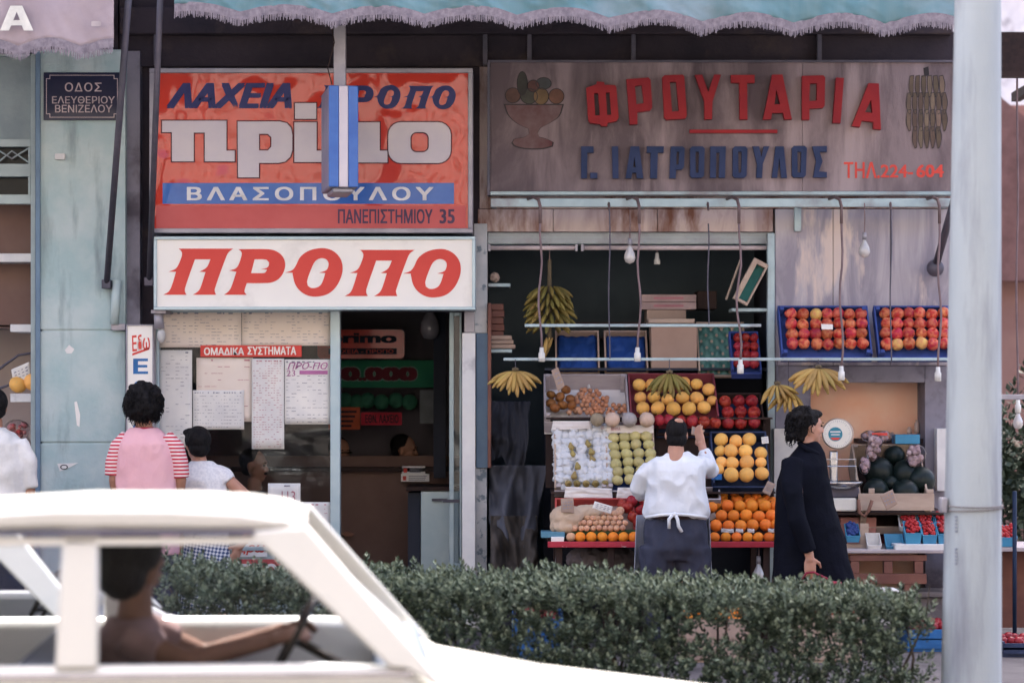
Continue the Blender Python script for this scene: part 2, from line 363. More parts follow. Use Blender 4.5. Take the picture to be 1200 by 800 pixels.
# lottery shop room
lx0, lx1 = XX(181,0), XX(555,0)
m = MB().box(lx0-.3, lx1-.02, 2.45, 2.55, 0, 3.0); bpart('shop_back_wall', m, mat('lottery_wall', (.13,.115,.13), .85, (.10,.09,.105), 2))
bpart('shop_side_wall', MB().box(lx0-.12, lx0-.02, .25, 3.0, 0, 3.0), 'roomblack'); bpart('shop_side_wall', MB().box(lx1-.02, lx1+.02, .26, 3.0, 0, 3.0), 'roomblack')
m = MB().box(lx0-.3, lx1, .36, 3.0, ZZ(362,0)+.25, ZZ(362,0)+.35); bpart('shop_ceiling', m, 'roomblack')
m = MB().box(lx0, XX(554,0), .03, .35, ZZ(364,0), ZZ(77,0)); bpart('transom_wall', m, 'shadedark')
bpart('counter_front', MB().box(lx0, XX(553,1.6), 1.6, 1.68, 0, ZZ(552,1.6)), 'brownboard')
bpart('counter_screen', MB().box(lx0, XX(553,1.75), 1.75, 1.8, ZZ(552,1.6), ZZ(534,1.75)), 'brownboard')
bpart('counter_top', MB().box(lx0, XX(553,1.6), 1.52, 2.0, ZZ(552,1.6)+.001, ZZ(552,1.6)+.03), 'darkwood')
bpart('dark_column', MB().pbox(508, 365, 522, 560, 1.4, .1), 'roomblack')
# shop window of the lottery shop: frame, glass, stall riser
m = MB().pbox(181, 362, 186, 735, -.06, .09).pbox(387, 362, 398.5, 735, -.06, .09).pbox(186, 362, 387, 366, -.05, .08).pbox(186, 640, 387, 645, -.055, .085)
fr = bpart('window_frame', m, 'alu', .004)
m = MB().pbox(186.3, 366.3, 386.7, 639.7, -.012, .006); gl = m.build('glass', glass('shop_glass', (.86,.88,.9), .02), fr)
bpart('stall_riser', MB().pbox(186.3, 645.3, 386.7, 735, -.03, .06), 'palemetal')
m = MB().pbox(541.5, 390, 557, 735, -.10, .1); bpart('door_frame', m, 'whitepaint', .004)
m = MB().pbox(544, 365, 556, 389.5, -.02, .1); bpart('door_frame', m, 'alugrey', .003)
dl = bpart('door_leaf', MB().pbox(526.5, 366, 532, 690, .35, .04).pbox(538.5, 366, 541, 690, .35, .04).pbox(532, 366, 538.5, 370, .35, .04).pbox(532, 660, 538.5, 690, .35, .04), 'alu', .003)
MB().pbox(532, 370, 538.5, 660, .365, .006).build('glass', glass('door_glass', (.86,.88,.9), .04), dl)
MB().pbox(519, 585, 538, 588.5, .33, .02).build('handle', PAL['darkmetal'], dl)
opp = thing('opposite_building', 'cream rendered apartment block across the street behind the camera', 'building', (0, -21, 0))
MB().box(-60, 60, -30, -20.5, 0, 11).build('wall', mat('cream_render', (.40,.355,.31), .9, (.36,.32,.28), 1), opp)
for fz in range(3):
    for ix in range(-14, 15): wn = MB().box(ix*4-.6, ix*4+.6, -20.499, -20.46, 1.2+fz*3.4, 2.9+fz*3.4).build('window', mat('shutter_green', (.10,.13,.10), .7) if (fz, ix) == (0, -14) else bpy.data.materials['shutter_green'], opp)
# ---------------------------------------------------------------- neighbour's shopfront at the far left
shp = thing('neighbour_shopfront', 'pale green wooden shopfront with transom panes beside the teal pilaster', 'shopfront', (XX(-60,.1), .1, 0))
m = MB().pbox(-200, 66, 41, 164, .1, .06); m.build('panel', mat('green_panel', (.30,.36,.37), .7, (.22,.27,.29), 3, bump=.2), shp)
m = MB().pbox(-200, 163, 36, 172, .06, .06).pbox(36, 60, 41.3, 745, .05, .1).pbox(-200, 192, 36, 207, .06, .06).pbox(-200, 228, 36, 239, .06, .06).pbox(33, 172.3, 35.8, 227.8, .062, .05).pbox(-200, 60, 35.8, 66, .06, .06)
m.build('frame', mat('pale_green_wood', (.42,.5,.5), .6, (.34,.41,.42), 4, bump=.15), shp, bevel=.003)
MB().pbox(-200, 172, 33, 228, .14, .01).build('pane', mat('dark_pane', (.012,.013,.016), .15), shp)
m = MB().tube([Wp(-2,190,.09), Wp(14,177,.09), Wp(33,190,.09)], .006, 6).tube([Wp(-2,176,.09), Wp(14,186,.09), Wp(33,174,.09)], .006, 6); m.build('wire_cross', PAL['palemetal'], shp)
MB().pbox(-200, 239, 41, 384, .35, .03).build('board', PAL['brownboard'], shp)
MB().pbox(-200, 384, 41, 742, 1.1, .05).build('back_panel', PAL['beigewall'], shp)
MB().box(XX(-200,.4), XX(41,.4), .35, 1.1, ZZ(384,.6), ZZ(382,.6)).build('ceiling_board', PAL['beigewall'], shp)
MB().box(XX(41,.1)-.001, XX(41,.1)+.02, .35, 1.1, 0, ZZ(384,.6)).build('side_panel', PAL['beigewall'], shp)
for a, b, c_ in ((-200, 297, 307), (12, 380, 389), (12, 461, 471)):
    y = .12; MB().box(XX(a,y), XX(40,y), y, .5, ZZ(c_,y), ZZ(b,y)).build('shelf', PAL['whitepaint'], shp, bevel=.003)
MB().pbox(-200, 555, 41, 575, .3, .7).build('display_shelf', PAL['teal'], shp)
for q, pts in enumerate((((-20,448),(5,428),(22,416),(40,413)), ((-20,462),(8,452),(26,444),(40,437)))):
    MB().tube([Wp(x, y, .25) for x, y in pts], .009, 6).build('cable', PAL['darkmetal'], shp, smooth=True)
MB().pbox(36, 408, 41, 424, .2, .04).build('junction_box', PAL['whitepaint'], shp, bevel=.003)
# ---------------------------------------------------------------- beyond the right end: street corner scenery
farb = thing('brown_building', 'reddish brown rendered building with slanted white canopy beyond the lamp post', 'building', (6.5, 9, 0))
MB().box(5.0, 14, 9, 16, -.01, ZZ(330,9)+1.9).build('wall', PAL['brick'], farb)
MB().prism([(XX(1160,8.8), ZZ(110,8.8)), (XX(1330,8.8), ZZ(250,8.8)), (XX(1330,8.8), ZZ(330,8.8)), (XX(1160,8.8), ZZ(330,8.8))], 8.6, 8.9).build('gable', mat('brown_panel', (.22,.12,.11), .8), farb)
whb = thing('white_house', 'white sunlit house wall far beyond the lamp post', 'house', (14, 26, 0))
MB().box(8, 30, 26, 34, -.01, 9).build('wall', PAL['whitepaint'], whb); MB().box(7.8, 30.2, 25.8, 34.2, 9, 9.3).build('roof', PAL['concrete'], whb)
per = thing('timber_pergola', 'dark slatted timber canopy high behind the lamp post', 'canopy', (XX(1200,1), 1, ZZ(95,1)))
m = MB()
for q in range(12): m.box(XX(1125,.4), XX(1330,.4), .4+q*.16, .5+q*.16, ZZ(92,.5)+q*.05, ZZ(86,.5)+q*.05)
m.build('slats', PAL['darkwood'], per)
m = MB()
for px in (1140, 1260): m.box(XX(px,.4), XX(px,.4)+.07, .36, 2.5, ZZ(80,.5)+.01, ZZ(70,.5)+.02)
m.build('beam', PAL['darkwood'], per)
for yq, hq in ((.5, 0), (2.2, .4)): MB().box(XX(1320,.4), XX(1320,.4)+.08, yq, yq+.1, 0, ZZ(80,.5)+hq).build('post', PAL['darkwood'], per)
# ---------------------------------------------------------------- signs
RED = mat('red_plastic', (.54,.05,.032), .10, (.50,.05,.035), 3, bump=7, bscale=3.0, bdet=1.2, spec=.6, dist=1.0, grime=(.50,.055,.04), gscale=4, gthr=(.6,.8))
NAVY = mat('navy_letter', (.015,.02,.10), .35, (.025,.03,.13), 4); PALE = mat('pale_letter', (.58,.53,.56), .25, (.52,.48,.54), 4, bump=.1, bscale=5)
EDGE = mat('letter_edge', (.10,.02,.03), .6); BLUE = mat('blue_band', (.035,.11,.38), .2, (.06,.16,.46), 3, bump=.1, bscale=5, coat=.3)
PINK = mat('faded_red_band', (.50,.10,.10), .35, (.46,.08,.08), 4); DKRED = mat('dark_print', (.085,.05,.10), .5)
WHITEP = mat('white_plastic', (.82,.80,.76), .3, (.77,.75,.72), 2, grime=(.68,.66,.63), gthr=(.55,.7)); REDL = mat('red_letter', (.62,.07,.055), .45, (.58,.06,.05), 4)
def frame_px(mb, x0, y0, x1, y1, t, Y, d):
    return mb.pbox(x0, y0, x1, y0+t, Y, d).pbox(x0, y1-t, x1, y1, Y, d).pbox(x0, y0+t, x0+t, y1-t, Y, d).pbox(x1-t, y0+t, x1, y1-t, Y, d)
PI_ = [(175,128),(560,128),(530,150),(512,180),(430,410),(432,435),(440,452),(275,452),(310,430),(330,400),(365,292),(322,290),(360,270),(380,250),(400,203),(290,203),(222,400),(220,430),(232,452),(68,452),(105,430),(125,395),(158,290),(105,290),(150,272),(170,250),(195,190),(200,160),(190,140)]
RO_ = [[(595,132),(800,132),(860,145),(905,180),(925,230),(915,290),(880,340),(830,365),(770,370),(655,370),(640,415),(640,435),(655,452),(495,452),(525,430),(545,400),(582,290),(532,282),(575,268),(595,245),(615,190),(620,160),(610,142)], [(710,203),(790,205),(812,225),(808,250),(790,265),(752,272),(798,275),(785,295),(770,300),(685,300)]]
OM_ = [[(615,303),(665,285),(690,255),(720,195),(770,155),(830,135),(900,132),(960,155),(1005,205),(1020,265),(1010,330),(975,400),(920,450),(850,470),(780,465),(720,430),(685,380),(670,320),(668,303)], [(855,303),(905,285),(920,255),(918,225),(895,205),(860,203),(830,220),(808,255),(770,360),(775,395),(800,410),(835,408),(865,390),(885,350),(898,305)]]
def zo(l, ox, oy): return [(ox+x/6, oy+y/6) for x, y in l]
PROPO = [[zo(PI_,180,270)], [zo(l,180,270) for l in RO_], [zo(l,231.5,269) for l in OM_], [zo(PI_,392.5,271.5)], [zo(l,370,270) for l in OM_]]
# red lottery sign
Y = -.30
sg = thing('lottery_sign', 'large glossy red lottery sign with navy and white lettering over the shop door', 'sign', (XX(364,Y), 0, ZZ(272,Y)))
frame_px(MB(), 175, 80, 554, 273, 5.5, Y-.02, .3).build('frame', PAL['alugrey'], sg, bevel=.004)
MB().pbox(180, 85, 549, 268, Y, .2).build('face', RED, sg)
MB().pbox(190.5, 214.5, 532, 239, Y-.003, .003).build('blue_strip', BLUE, sg)
MB().pbox(183, 241, 546, 267.5, Y-.0025, .0025).build('faded_strip', PINK, sg)
y2 = Y-.004
text('ΛΑΧΕΙΑ', 195, 97.5, 342, 127, y2, NAVY, sg, bold=.055, shear=.3)
for g in PROPO[0:]:
    outline('lettering', [[(470+(x-403)*.467, 100+(y-291)*.49) for x, y in l] for l in g], y2, NAVY, sg)
PR = [[(190,141.7),(265.3,141.7),(265.3,176.7),(275,176.7),(275,189.2),(240,189.2),(240,155.5),(227,155.5),(227,189.2),(201.5,189.2),(201.5,155),(190,155)]]
RH = [[(278.5,142.5),(328,142.5),(336,144.5),(341,150),(342.5,158),(342.5,176),(340,184),(334,189.5),(326,191),(303.5,191),(303.5,208),(279,208)], [(303.5,157),(314,157),(318,161),(318,172),(314,176.5),(303.5,176.5)]]
IO = [[(345,143.5),(371,143.5),(371,176.7),(382,176.7),(382,190),(345,190)]]; DT = [[(345.7,121),(370.5,121),(370.5,139.5),(345.7,139.5)]]
MU = [[(386,143.5),(411,143.5),(411,172),(419,176),(419.5,143.5),(445,143.5),(445,176.7),(454,176.7),(454,190.5),(411,190.5),(411,208),(386,208)]]
def rrect(x0, y0, x1, y1, r, n=5):
    out = []
    for cx, cy, a in ((x1-r,y1-r,0),(x0+r,y1-r,90),(x0+r,y0+r,180),(x1-r,y0+r,270)):
        for k in range(n+1): t = math.radians(a+90*k/n); out.append((cx+r*math.cos(t), cy+r*math.sin(t)))
    return out
OO = [rrect(455,143.3,528.3,191.2,15), rrect(481,155,502.5,178.5,7)]
for g in (PR, RH, IO, DT, MU, OO):
    outline('letter_edge', g, y2+.001, EDGE, sg, off=.008, smooth=False); outline('lettering', g, y2-.002, PALE, sg, smooth=False)
text('ΒΛΑΣΟΠΟΥΛΟΥ', 219, 219, 508, 235, y2-.002, mat('white_letter', (.72,.72,.74), .4), sg, bold=.028, space=1.35)
text('ΠΑΝΕΠΙΣΤΗΜΙΟΥ', 396, 245, 507, 262, y2, DKRED, sg, bold=.03); text('35', 515, 245, 533, 262, y2, DKRED, sg, bold=.03)
# white sign
Y = -.32
sg = thing('white_shop_sign', 'long white sign board with slanted red serif lettering', 'sign', (XX(368,Y), 0, ZZ(362,Y)))
frame_px(MB(), 180, 277, 557, 363, 3.6, Y-.015, .3).build('frame', PAL['alu'], sg, bevel=.003)
MB().pbox(183, 280, 554, 360, Y, .2).build('face', WHITEP, sg)
for g in PROPO: outline('lettering', g, Y-.003, REDL, sg)
# fruit shop sign
Y = -.12
FS = mat('weathered_board', (.24,.19,.205), .8, (.11,.085,.097), 2.0, .9, .3, 30, stretch=(1.5,1,.5), detail=8, dist=.5, grime=(.36,.29,.305), gscale=1.9, gthr=(.52,.68), gstretch=(2.0,1,.28))
sg = thing('fruit_shop_sign', 'weathered grey lilac sign board with raised red and blue letters and painted fruit', 'sign', (XX(845,Y), 0, ZZ(228,Y)))
m = MB()
for a, b in ((574.5, 940), (940.5, 1119)): m.pbox(a, 73, b, 224, Y, .1)
m.build('board', FS, sg)
MB().pbox(572, 70.5, 1120, 73, Y-.02, .12).pbox(571, 73, 574.2, 229, Y-.02, .12).pbox(1119.3, 73, 1121, 229, Y-.02, .12).build('frame', PAL['darkmetal'], sg)
MB().pbox(574.5, 224.3, 1119, 228.5, Y-.03, .12).build('lower_trim', PAL['palemetal'], sg, bevel=.004)
LR = mat('raised_red', (.30,.025,.03), .7, (.24,.02,.03), 5, bump=.2); LB = mat('raised_blue', (.02,.035,.09), .7, (.035,.05,.12), 5, bump=.2)
def z2(l): return [(670+x/5, 70+y/5) for x, y in l]
def z3(l): return [(840+x/5, 70+y/5) for x, y in l]
FR = [[z2(l) for l in g] for g in (
 [[(85,165),(145,145),(148,128),(190,132),(192,147),(255,150),(262,165),(275,340),(262,360),(212,370),(208,390),(172,388),(168,378),(110,372),(97,355)], [(130,198),(155,196),(165,325),(138,328)], [(200,195),(222,193),(232,322),(208,325)]],
 [[(320,115),(450,105),(462,120),(472,280),(460,298),(385,308),(385,378),(340,380)], [(370,155),(410,150),(422,255),(380,262)]],
 [[(530,105),(545,92),(650,88),(660,100),(675,330),(665,345),(555,353),(542,340)], [(575,132),(612,130),(628,300),(588,305)]],
 [[(722,90),(765,88),(800,190),(835,88),(875,88),(825,245),(822,348),(778,350),(778,245)]])]
FR += [[z3(l) for l in g] for g in (
 [[(82,90),(222,90),(222,135),(178,137),(180,350),(135,350),(132,137),(85,135)]],
 [[(325,88),(385,88),(440,350),(397,350),(388,312),(325,312),(318,350),(272,350)], [(350,180),(372,262),(338,262)]],
 [[(500,95),(625,92),(635,105),(632,270),(622,283),(543,287),(543,352),(500,352)], [(545,140),(588,138),(586,240),(543,243)]],
 [[(700,105),(745,108),(725,372),(680,370)]],
 [[(890,138),(950,140),(962,410),(918,405),(918,365),(850,358),(838,395),(792,388)], [(905,235),(912,312),(868,308)]])]
for g in FR: outline('raised_letter', g, Y-.05, LR, sg, ext=.025, smooth=False)
MB().pbox(808, 152, 911, 156, Y-.02, .02).build('underline', LR, sg)
BL = [[z2(l) for l in g] for g in (
 [[(55,508),(128,508),(128,545),(92,545),(90,695),(55,695)]], [[(108,662),(150,662),(150,695),(108,695)]], [[(235,508),(272,508),(275,695),(240,695)]],
 [[(345,508),(395,508),(420,695),(382,695),(378,662),(355,662),(350,695),(315,695)], [(368,570),(375,630),(360,630)]],
 [[(440,508),(540,508),(538,545),(505,545),(500,695),(460,695),(462,545),(440,545)]],
 [[(580,508),(650,508),(662,520),(658,630),(645,645),(612,645),(610,695),(572,695)], [(615,540),(630,540),(626,615),(613,615)]],
 [[(705,508),(768,508),(780,522),(775,680),(762,692),(705,692),(693,680),(693,522)], [(726,540),(746,540),(743,662),(727,662)]],
 [[(812,508),(903,508),(898,692),(862,692),(865,545),(848,545),(845,692),(810,692)]],
 [[(955,508),(1018,508),(1030,522),(1025,680),(1012,692),(955,692),(943,680),(943,522)], [(976,540),(996,540),(993,662),(977,662)]])]
BL += [[z3(l) for l in g] for g in (
 [[(210,508),(248,508),(262,570),(275,508),(308,508),(270,610),(265,692),(232,692),(235,610)]],
 [[(345,508),(392,508),(412,692),(378,692),(366,570),(355,692),(322,692)]],
 [[(452,505),(516,505),(528,518),(522,678),(510,690),(452,690),(440,678),(440,518)], [(473,540),(495,540),(491,660),(474,660)]],
 [[(560,508),(645,505),(645,540),(603,540),(620,595),(598,655),(645,658),(645,690),(565,690),(582,595)]])]
for g in BL: outline('raised_letter', g, Y-.035, LB, sg, ext=.0175, smooth=False)
text('ΤΗΛ.', 989, 190, 1031, 209, Y-.0025, REDL, sg, bold=.02); text('224-', 1032, 193, 1070, 208, Y-.0025, REDL, sg, bold=.02); text('604', 1074, 193, 1106, 208, Y-.0025, REDL, sg, bold=.03)
# painted fruit bowl and bananas
def el(cx, cy, rx, ry, n=20): return [(cx+rx*math.cos(6.2832*k/n), cy+ry*math.sin(6.2832*k/n)) for k in range(n)]
PD = mat('painted_line', (.05,.045,.05), .8); PR_ = mat('painted_red', (.10,.04,.045), .8, (.16,.115,.12), 5)
bowl = [[(590,122),(661,122),(656,136),(645,144),(634,150),(630,156),(632,161),(640,163),(649,167),(648,172),(636,175),(616,175),(603,172),(599,168),(602,163),(614,161),(620,157),(619,151),(606,145),(595,135)]]
outline('painted_bowl', bowl, Y-.002, PR_, sg); outline('painted_bowl', [l for l in [bowl[0], [(626+(x-626)*.94, 148+(y-148)*.95) for x, y in bowl[0]]]], Y-.0035, PD, sg)
for cx, cy, rx, ry, col in ((601,112,9,9,(.20,.10,.08)), (620,113,10,9,(.10,.10,.08)), (634,113,9,10,(.30,.19,.09)), (652,113,9,9,(.27,.12,.08)), (625,101,7,7,(.2,.08,.07)), (612,98,6,14,(.07,.07,.06)), (637,98,9,7,(.10,.11,.12))):
    mm = mat('painted_fruit', tuple(c*.5+.02 for c in col), .8, tuple(c*.3+.02 for c in col), 10)
    outline('painted_fruit', [el(cx, cy, rx, ry)], Y-.0045-.0006*RN.random(), mm, sg, smooth=False); outline('painted_line', [el(cx, cy, rx+.4, ry+.4), el(cx, cy, rx-.5, ry-.5)], Y-.0058, PD, sg, smooth=False)
PB = mat('painted_banana', (.125,.092,.078), .8, (.17,.125,.095), 10, rv=.3)
outline('painted_line', [[(1082,80),(1088,78),(1089,88),(1083,90)]], Y-.002, PD, sg, smooth=False)
for r_, (n, yy, wd) in enumerate(((6,100,17), (7,120,20), (7,140,20), (5,160,13))):
    for k in range(n):
        t = (k/(n-1)-.5)*2; cx = 1086+t*wd; bend = t*4
        sh = [(cx-2.8,yy-11),(cx+2.2,yy-12),(cx+3.2+bend*.4,yy),(cx+2+bend*.1,yy+13),(cx-.5+bend*.1,yy+14.5),(cx-3+bend*.3,yy+4)]
        outline('painted_banana', [sh], Y-.002-.0008*r_-.0001*k, PB, sg); outline('painted_line', [sh, [(cx+(x-cx)*.8+bend*.03, yy+(y-yy)*.93) for x, y in sh]], Y-.0032-.0008*r_-.0001*k, PD, sg)
# street name plate
Y = -.12
sg = thing('street_name_plate', 'navy blue street name plate with white Greek lettering on the teal pilaster', 'sign', (XX(96,Y), Y, ZZ(141,Y)))
MB().pbox(51, 85, 141, 141, Y, .018).build('plate', mat('navy_enamel', (.012,.016,.045), .3, (.018,.02,.05), 5, coat=.3), sg, bevel=.003)
wl = mat('enamel_lettering', (.55,.45,.46), .5)
text('ΟΔΟΣ', 76, 97, 119, 107.5, Y-.002, wl, sg, bold=.008, space=1.15); text('ΕΛΕΥΘΕΡΙΟΥ', 61, 113, 134.5, 121.5, Y-.002, wl, sg, bold=.008); text('ΒΕΝΙΖΕΛΟΥ', 64.5, 123, 131.5, 132, Y-.002, wl, sg, bold=.008)
def notch(x0, y0, x1, y1, n): return [(x0+n,y0),(x1-n,y0),(x1-n,y0+n),(x1,y0+n),(x1,y1-n),(x1-n,y1-n),(x1-n,y1),(x0+n,y1),(x0+n,y1-n),(x0,y1-n),(x0,y0+n),(x0+n,y0+n)]
outline('border_line', [notch(54,88,138,138,4), notch(54.8,88.8,137.2,137.2,4)], Y-.0018, wl, sg, smooth=False)
# vertical sign
Y = -.2
sg = thing('vertical_sign', 'narrow upright white sign with red and blue lettering beside the shop window', 'sign', (XX(163.5,Y), Y, ZZ(600,Y)))
frame_px(MB(), 147.5, 380, 180, 600, 1.6, Y-.01, .12).build('frame', PAL['alugrey'], sg, bevel=.003)
MB().pbox(149, 381.5, 178.5, 598.5, Y, .08).build('face', WHITEP, sg)
text('Εδω', 154, 392, 175.5, 411, Y-.002, REDL, sg, bold=.02, shear=.2, rot=.12); outline('underline', [[(155,414),(175,407),(175,409.5),(155,416.5)]], Y-.002, REDL, sg, smooth=False)
bl2 = mat('blue_letter', (.03,.15,.40), .4)
for i, ch in enumerate('ΕΟΡΤΗ'): text(ch, 156, 420+i*26, 173.5, 438+i*26, Y-.002, bl2, sg, bold=.04)
# notices in the shop window
PW = mat('white_paper', (.78,.76,.73), .85, (.66,.65,.65), 4, rv=.05); PC = mat('cream_paper', (.74,.66,.60), .85, (.70,.61,.55), 4)
INK = mat('grey_ink', (.30,.30,.36), .8); INKR = mat('red_ink', (.48,.2,.25), .8); INKP = mat('purple_ink', (.46,.16,.36), .7)
def paper(x0, y0, x1, y1, Y, label, m=PW, ink=INK, rows=None, cols=3, dens=.7, seed=1):
    r = random.Random(seed); t = thing('notice_sheet', label, 'notice', (XX((x0+x1)/2,Y), Y, ZZ(y1,Y)))
    nx, ny = 8, 8; tilt = r.uniform(-.3, .3)
    MB().grid(nx, ny, lambda u, v: Vector((XX(x0+(x1-x0)*u+tilt*v, Y), Y+.0035+.0025*noise.noise(Vector((u*2+seed, v*3, seed))), ZZ(y1+(y0-y1)*v, Y)))).build('sheet', m, t, smooth=True, solid=.0006)
    mb = MB(); rows = int((rows or int((y1-y0)/3.2))*1.3); cols = cols*2
    for i in range(rows):
        yy = y0+3+(y1-y0-6)*i/max(1, rows-1)
        for c in range(cols):
            if r.random() > dens: continue
            a = x0+2+(x1-x0-4)*c/cols; b = a+(x1-x0-4)/cols*r.uniform(.25, .95); z = ZZ(yy, Y); h = S(Y)*r.uniform(.2, .36)*(2.6 if i == 0 else 1)
            mb.box(XX(a,Y), XX(b,Y), Y-.0012, Y-.0008, z-h, z+h)
    if mb.v: mb.build('print', ink, t)
    return t
YG = -.026
paper(186, 364, 283, 407, YG, 'creased newspaper page pinned along the top of the shop window, left one', PC, INK, 9, 7, .5, 3)
paper(283.5, 364, 388, 405, YG+.004, 'creased newspaper page pinned along the top of the shop window, right one', PC, INK, 9, 8, .5, 4)
paper(186.5, 410, 225, 524, YG, 'tall narrow white sheet at the left edge of the shop window', PW, INK, 20, 3, .35, 5)
paper(230, 419, 296, 494, YG+.008, 'beige coupon sheet below the red heading strip in the window', PC, INKR, 8, 4, .3, 6)
paper(226, 457, 286, 503, YG, 'landscape white timetable sheet overlapping the beige coupons', PW, INK, 9, 9, .6, 7)
paper(295, 420, 333, 526, YG-.006, 'long white results list hanging lowest in the window', PW, INKR, 28, 5, .6, 8)
t = paper(333.5, 421, 387, 497, YG-.002, 'white coupon sheet with purple heading beside the blue door post', PW, INK, 14, 4, .5, 9)
text('ΠΡΟ-ΠΟ', 337, 424.5, 384, 432.5, YG-.004, INKP, t, bold=.01, shear=.3); text('23', 336, 433.5, 346, 440.5, YG-.004, INKP, t); MB().pbox(351, 434, 384, 438.5, YG-.004, .001).build('heading_bar', INKP, t)
t = paper(314, 566, 352, 624, YG, 'small white sheet with large number at the foot of the window', PW, INK, 3, 2, .4, 10); text('113', 330, 575, 346, 588, YG-.003, INKR, t)
paper(352.5, 588, 387, 634, YG-.003, 'lower white sheet with red figures next to the blue door post', PW, INKR, 7, 3, .5, 11)
t = thing('heading_strip', 'red strip with white Greek capitals across the shop window', 'sign', (XX(294,YG), YG, ZZ(417,YG)))
MB().pbox(235, 404.5, 353.5, 418, YG-.009, .002).build('strip', REDL, t); text('ΟΜΑΔΙΚΑ', 239, 407, 286, 416, YG-.011, PW, t, bold=.03); text('ΣΥΣΤΗΜΑΤΑ', 290, 406, 347, 415.5, YG-.011, PW, t, bold=.03)
t = thing('red_script_card', 'white card with red script lettering low beside the skirt', 'sign', (XX(297,-.05), -.05, ZZ(652,-.05)))
MB().pbox(278, 632, 313, 652, -.045, .01).build('card', PW, t); text('ξρω', 281, 635, 311, 650, -.047, REDL, t, bold=.02, shear=.3)
t = thing('red_box_sign', 'red and white box sign low behind the hedge top', 'sign', (XX(300,-.06), -.06, ZZ(690,-.06)))
MB().pbox(280, 655, 330, 690, -.05, .015).build('card', PINK, t); text('ΕΔΩ', 284, 660, 325, 680, -.052, PW, t, bold=.03)
# lottery shop interior
t = thing('red_lightbox', 'small red box sign with black lettering hanging inside the dark lottery shop', 'sign', (XX(440,1.9), 1.9, ZZ(421,1.9)))
sh = rrect(372, 386, 474, 420, 5); outline('box', [sh], 1.8, mat('inner_red', (.62,.07,.05), .3, coat=.3), t, ext=.06, smooth=False)
DK = mat('black_print', (.015,.015,.03), .6)
text('primo', 385, 390, 465, 405.5, 1.795, DK, t, bold=.05); MB().pbox(385, 408, 465, 415, 1.796, .004).build('strip', DK, t); text('ΛΑΧΕΙΑ - ΠΡΟΠΟ', 388, 409.3, 461, 413.7, 1.792, REDL, t, bold=.01)
t = thing('green_banner', 'green banner with big dark red figures inside the lottery shop', 'banner', (XX(450,2.1), 2.1, ZZ(455,2.1)))
MB().pbox(350, 422, 510, 454, 2.1, .01).build('cloth', mat('green_cloth', (.03,.22,.11), .7, (.02,.17,.1), 3), t)
text('500.000', 360, 429, 490, 447, 2.094, mat('pale_outline', (.22,.36,.3), .7), t, 'lettering_edge', bold=.10); text('500.000', 361, 430, 489, 446, 2.091, mat('maroon', (.16,.02,.035), .7), t, bold=.07)
GB = mat('green_badge', (.03,.13,.09), .6, (.05,.2,.12), 9)
for i, px in enumerate((404,418,431,447,464,480)):
    o = MB().lathe([(0,.03),(.035,.028),(.06,.012),(.062,0),(0,0)], Wp(px, 469+(i % 2)*2, 2.2), 18, Matrix.Rotation(math.pi/2, 3, 'X')).build('round_badge', GB, None, smooth=True); tag(o, 'small round green badge in the row under the green banner', 'badge', 'green badges in a row')
t = thing('orange_note', 'orange paper note pinned beside the red name strip inside the shop', 'notice', (XX(408,2.), 2., ZZ(503,2.)))
MB().pbox(385, 477, 422, 503, 2., .004).build('sheet', mat('orange_paper', (.55,.12,.06), .8), t); m = MB()
for q in range(4): m.pbox(392, 481+q*5.5, 418-q*2, 483.5+q*5.5, 1.997, .002)
m.build('print', DK, t)
t = thing('red_name_strip', 'red strip with dark blue handwritten capitals inside the shop', 'sign', (XX(446,2.), 2., ZZ(498,2.)))
MB().pbox(423, 483, 471, 498, 2., .004).build('strip', mat('red_strip', (.55,.03,.06), .7), t); text('ΕΘΝ. ΛΑΧΕΙΟ', 428, 485.5, 467, 495.5, 1.996, DK, t, bold=.03)
tag(MB().pbox(492, 457, 512, 496, 2.1, .004).build('grey_poster', mat('grey_poster', (.24,.26,.28), .8)), 'grey paper poster on the back wall of the lottery shop', 'poster')
t = thing('hanging_globe_lamp', 'unlit grey glass globe lamp hanging inside the lottery shop door', 'lamp', Wp(504,368,1.2))
MB().lathe([(.001,0),(.05,.01),(.075,.06),(.07,.13),(.045,.18),(.025,.2),(.025,.24)], Wp(504,398,1.2), 20).build('globe', mat('grey_glass', (.25,.24,.27), .15, coat=.5), t, smooth=True); MB().cyl(Wp(504,364,1.2), Wp(504,340,1.2), .008).build('stem', PAL['darkmetal'], t)
t = thing('card_stack', 'stack of white and red printed cards on the brown counter', 'cards', Wp(486,564,1.5))
for i, (a, b, c, d, rr) in enumerate(((470,555,503,564,0), (471,546,498,555,.0))):
    MB().pbox(a, b, c, d, 1.5+.02*i, .06).build('card_pack', PW, t); MB().pbox(a+2, b+2.5, a+6, d-1.5, 1.497+.02*i, .003).build('red_mark', REDL, t); m = MB()
    for q in range(3): m.pbox(a+9, b+2+q*2.2, c-3-q, b+3+q*2.2, 1.4975+.02*i, .002)
    m.build('print', INK, t)
t = thing('blue_cabinet', 'pale blue steel cabinet with dark top inside the shop doorway', 'cabinet', (XX(520,.9), .9, 0))
MB().pbox(493, 575, 538, 760, .8, .5).build('body', PAL['alu'], t, bevel=.006); MB().box(XX(476,.8), XX(541,.8), .78, 1.35, ZZ(575,.8)+.001, ZZ(570,.8)).build('top', PAL['darkwood'], t, bevel=.004)
MB().pbox(478, 577, 492, 760, .85, .4).build('side_door', PAL['roomblack'], t); MB().pbox(506, 584, 524, 587, .77, .03).build('handle', PAL['darkmetal'], t)
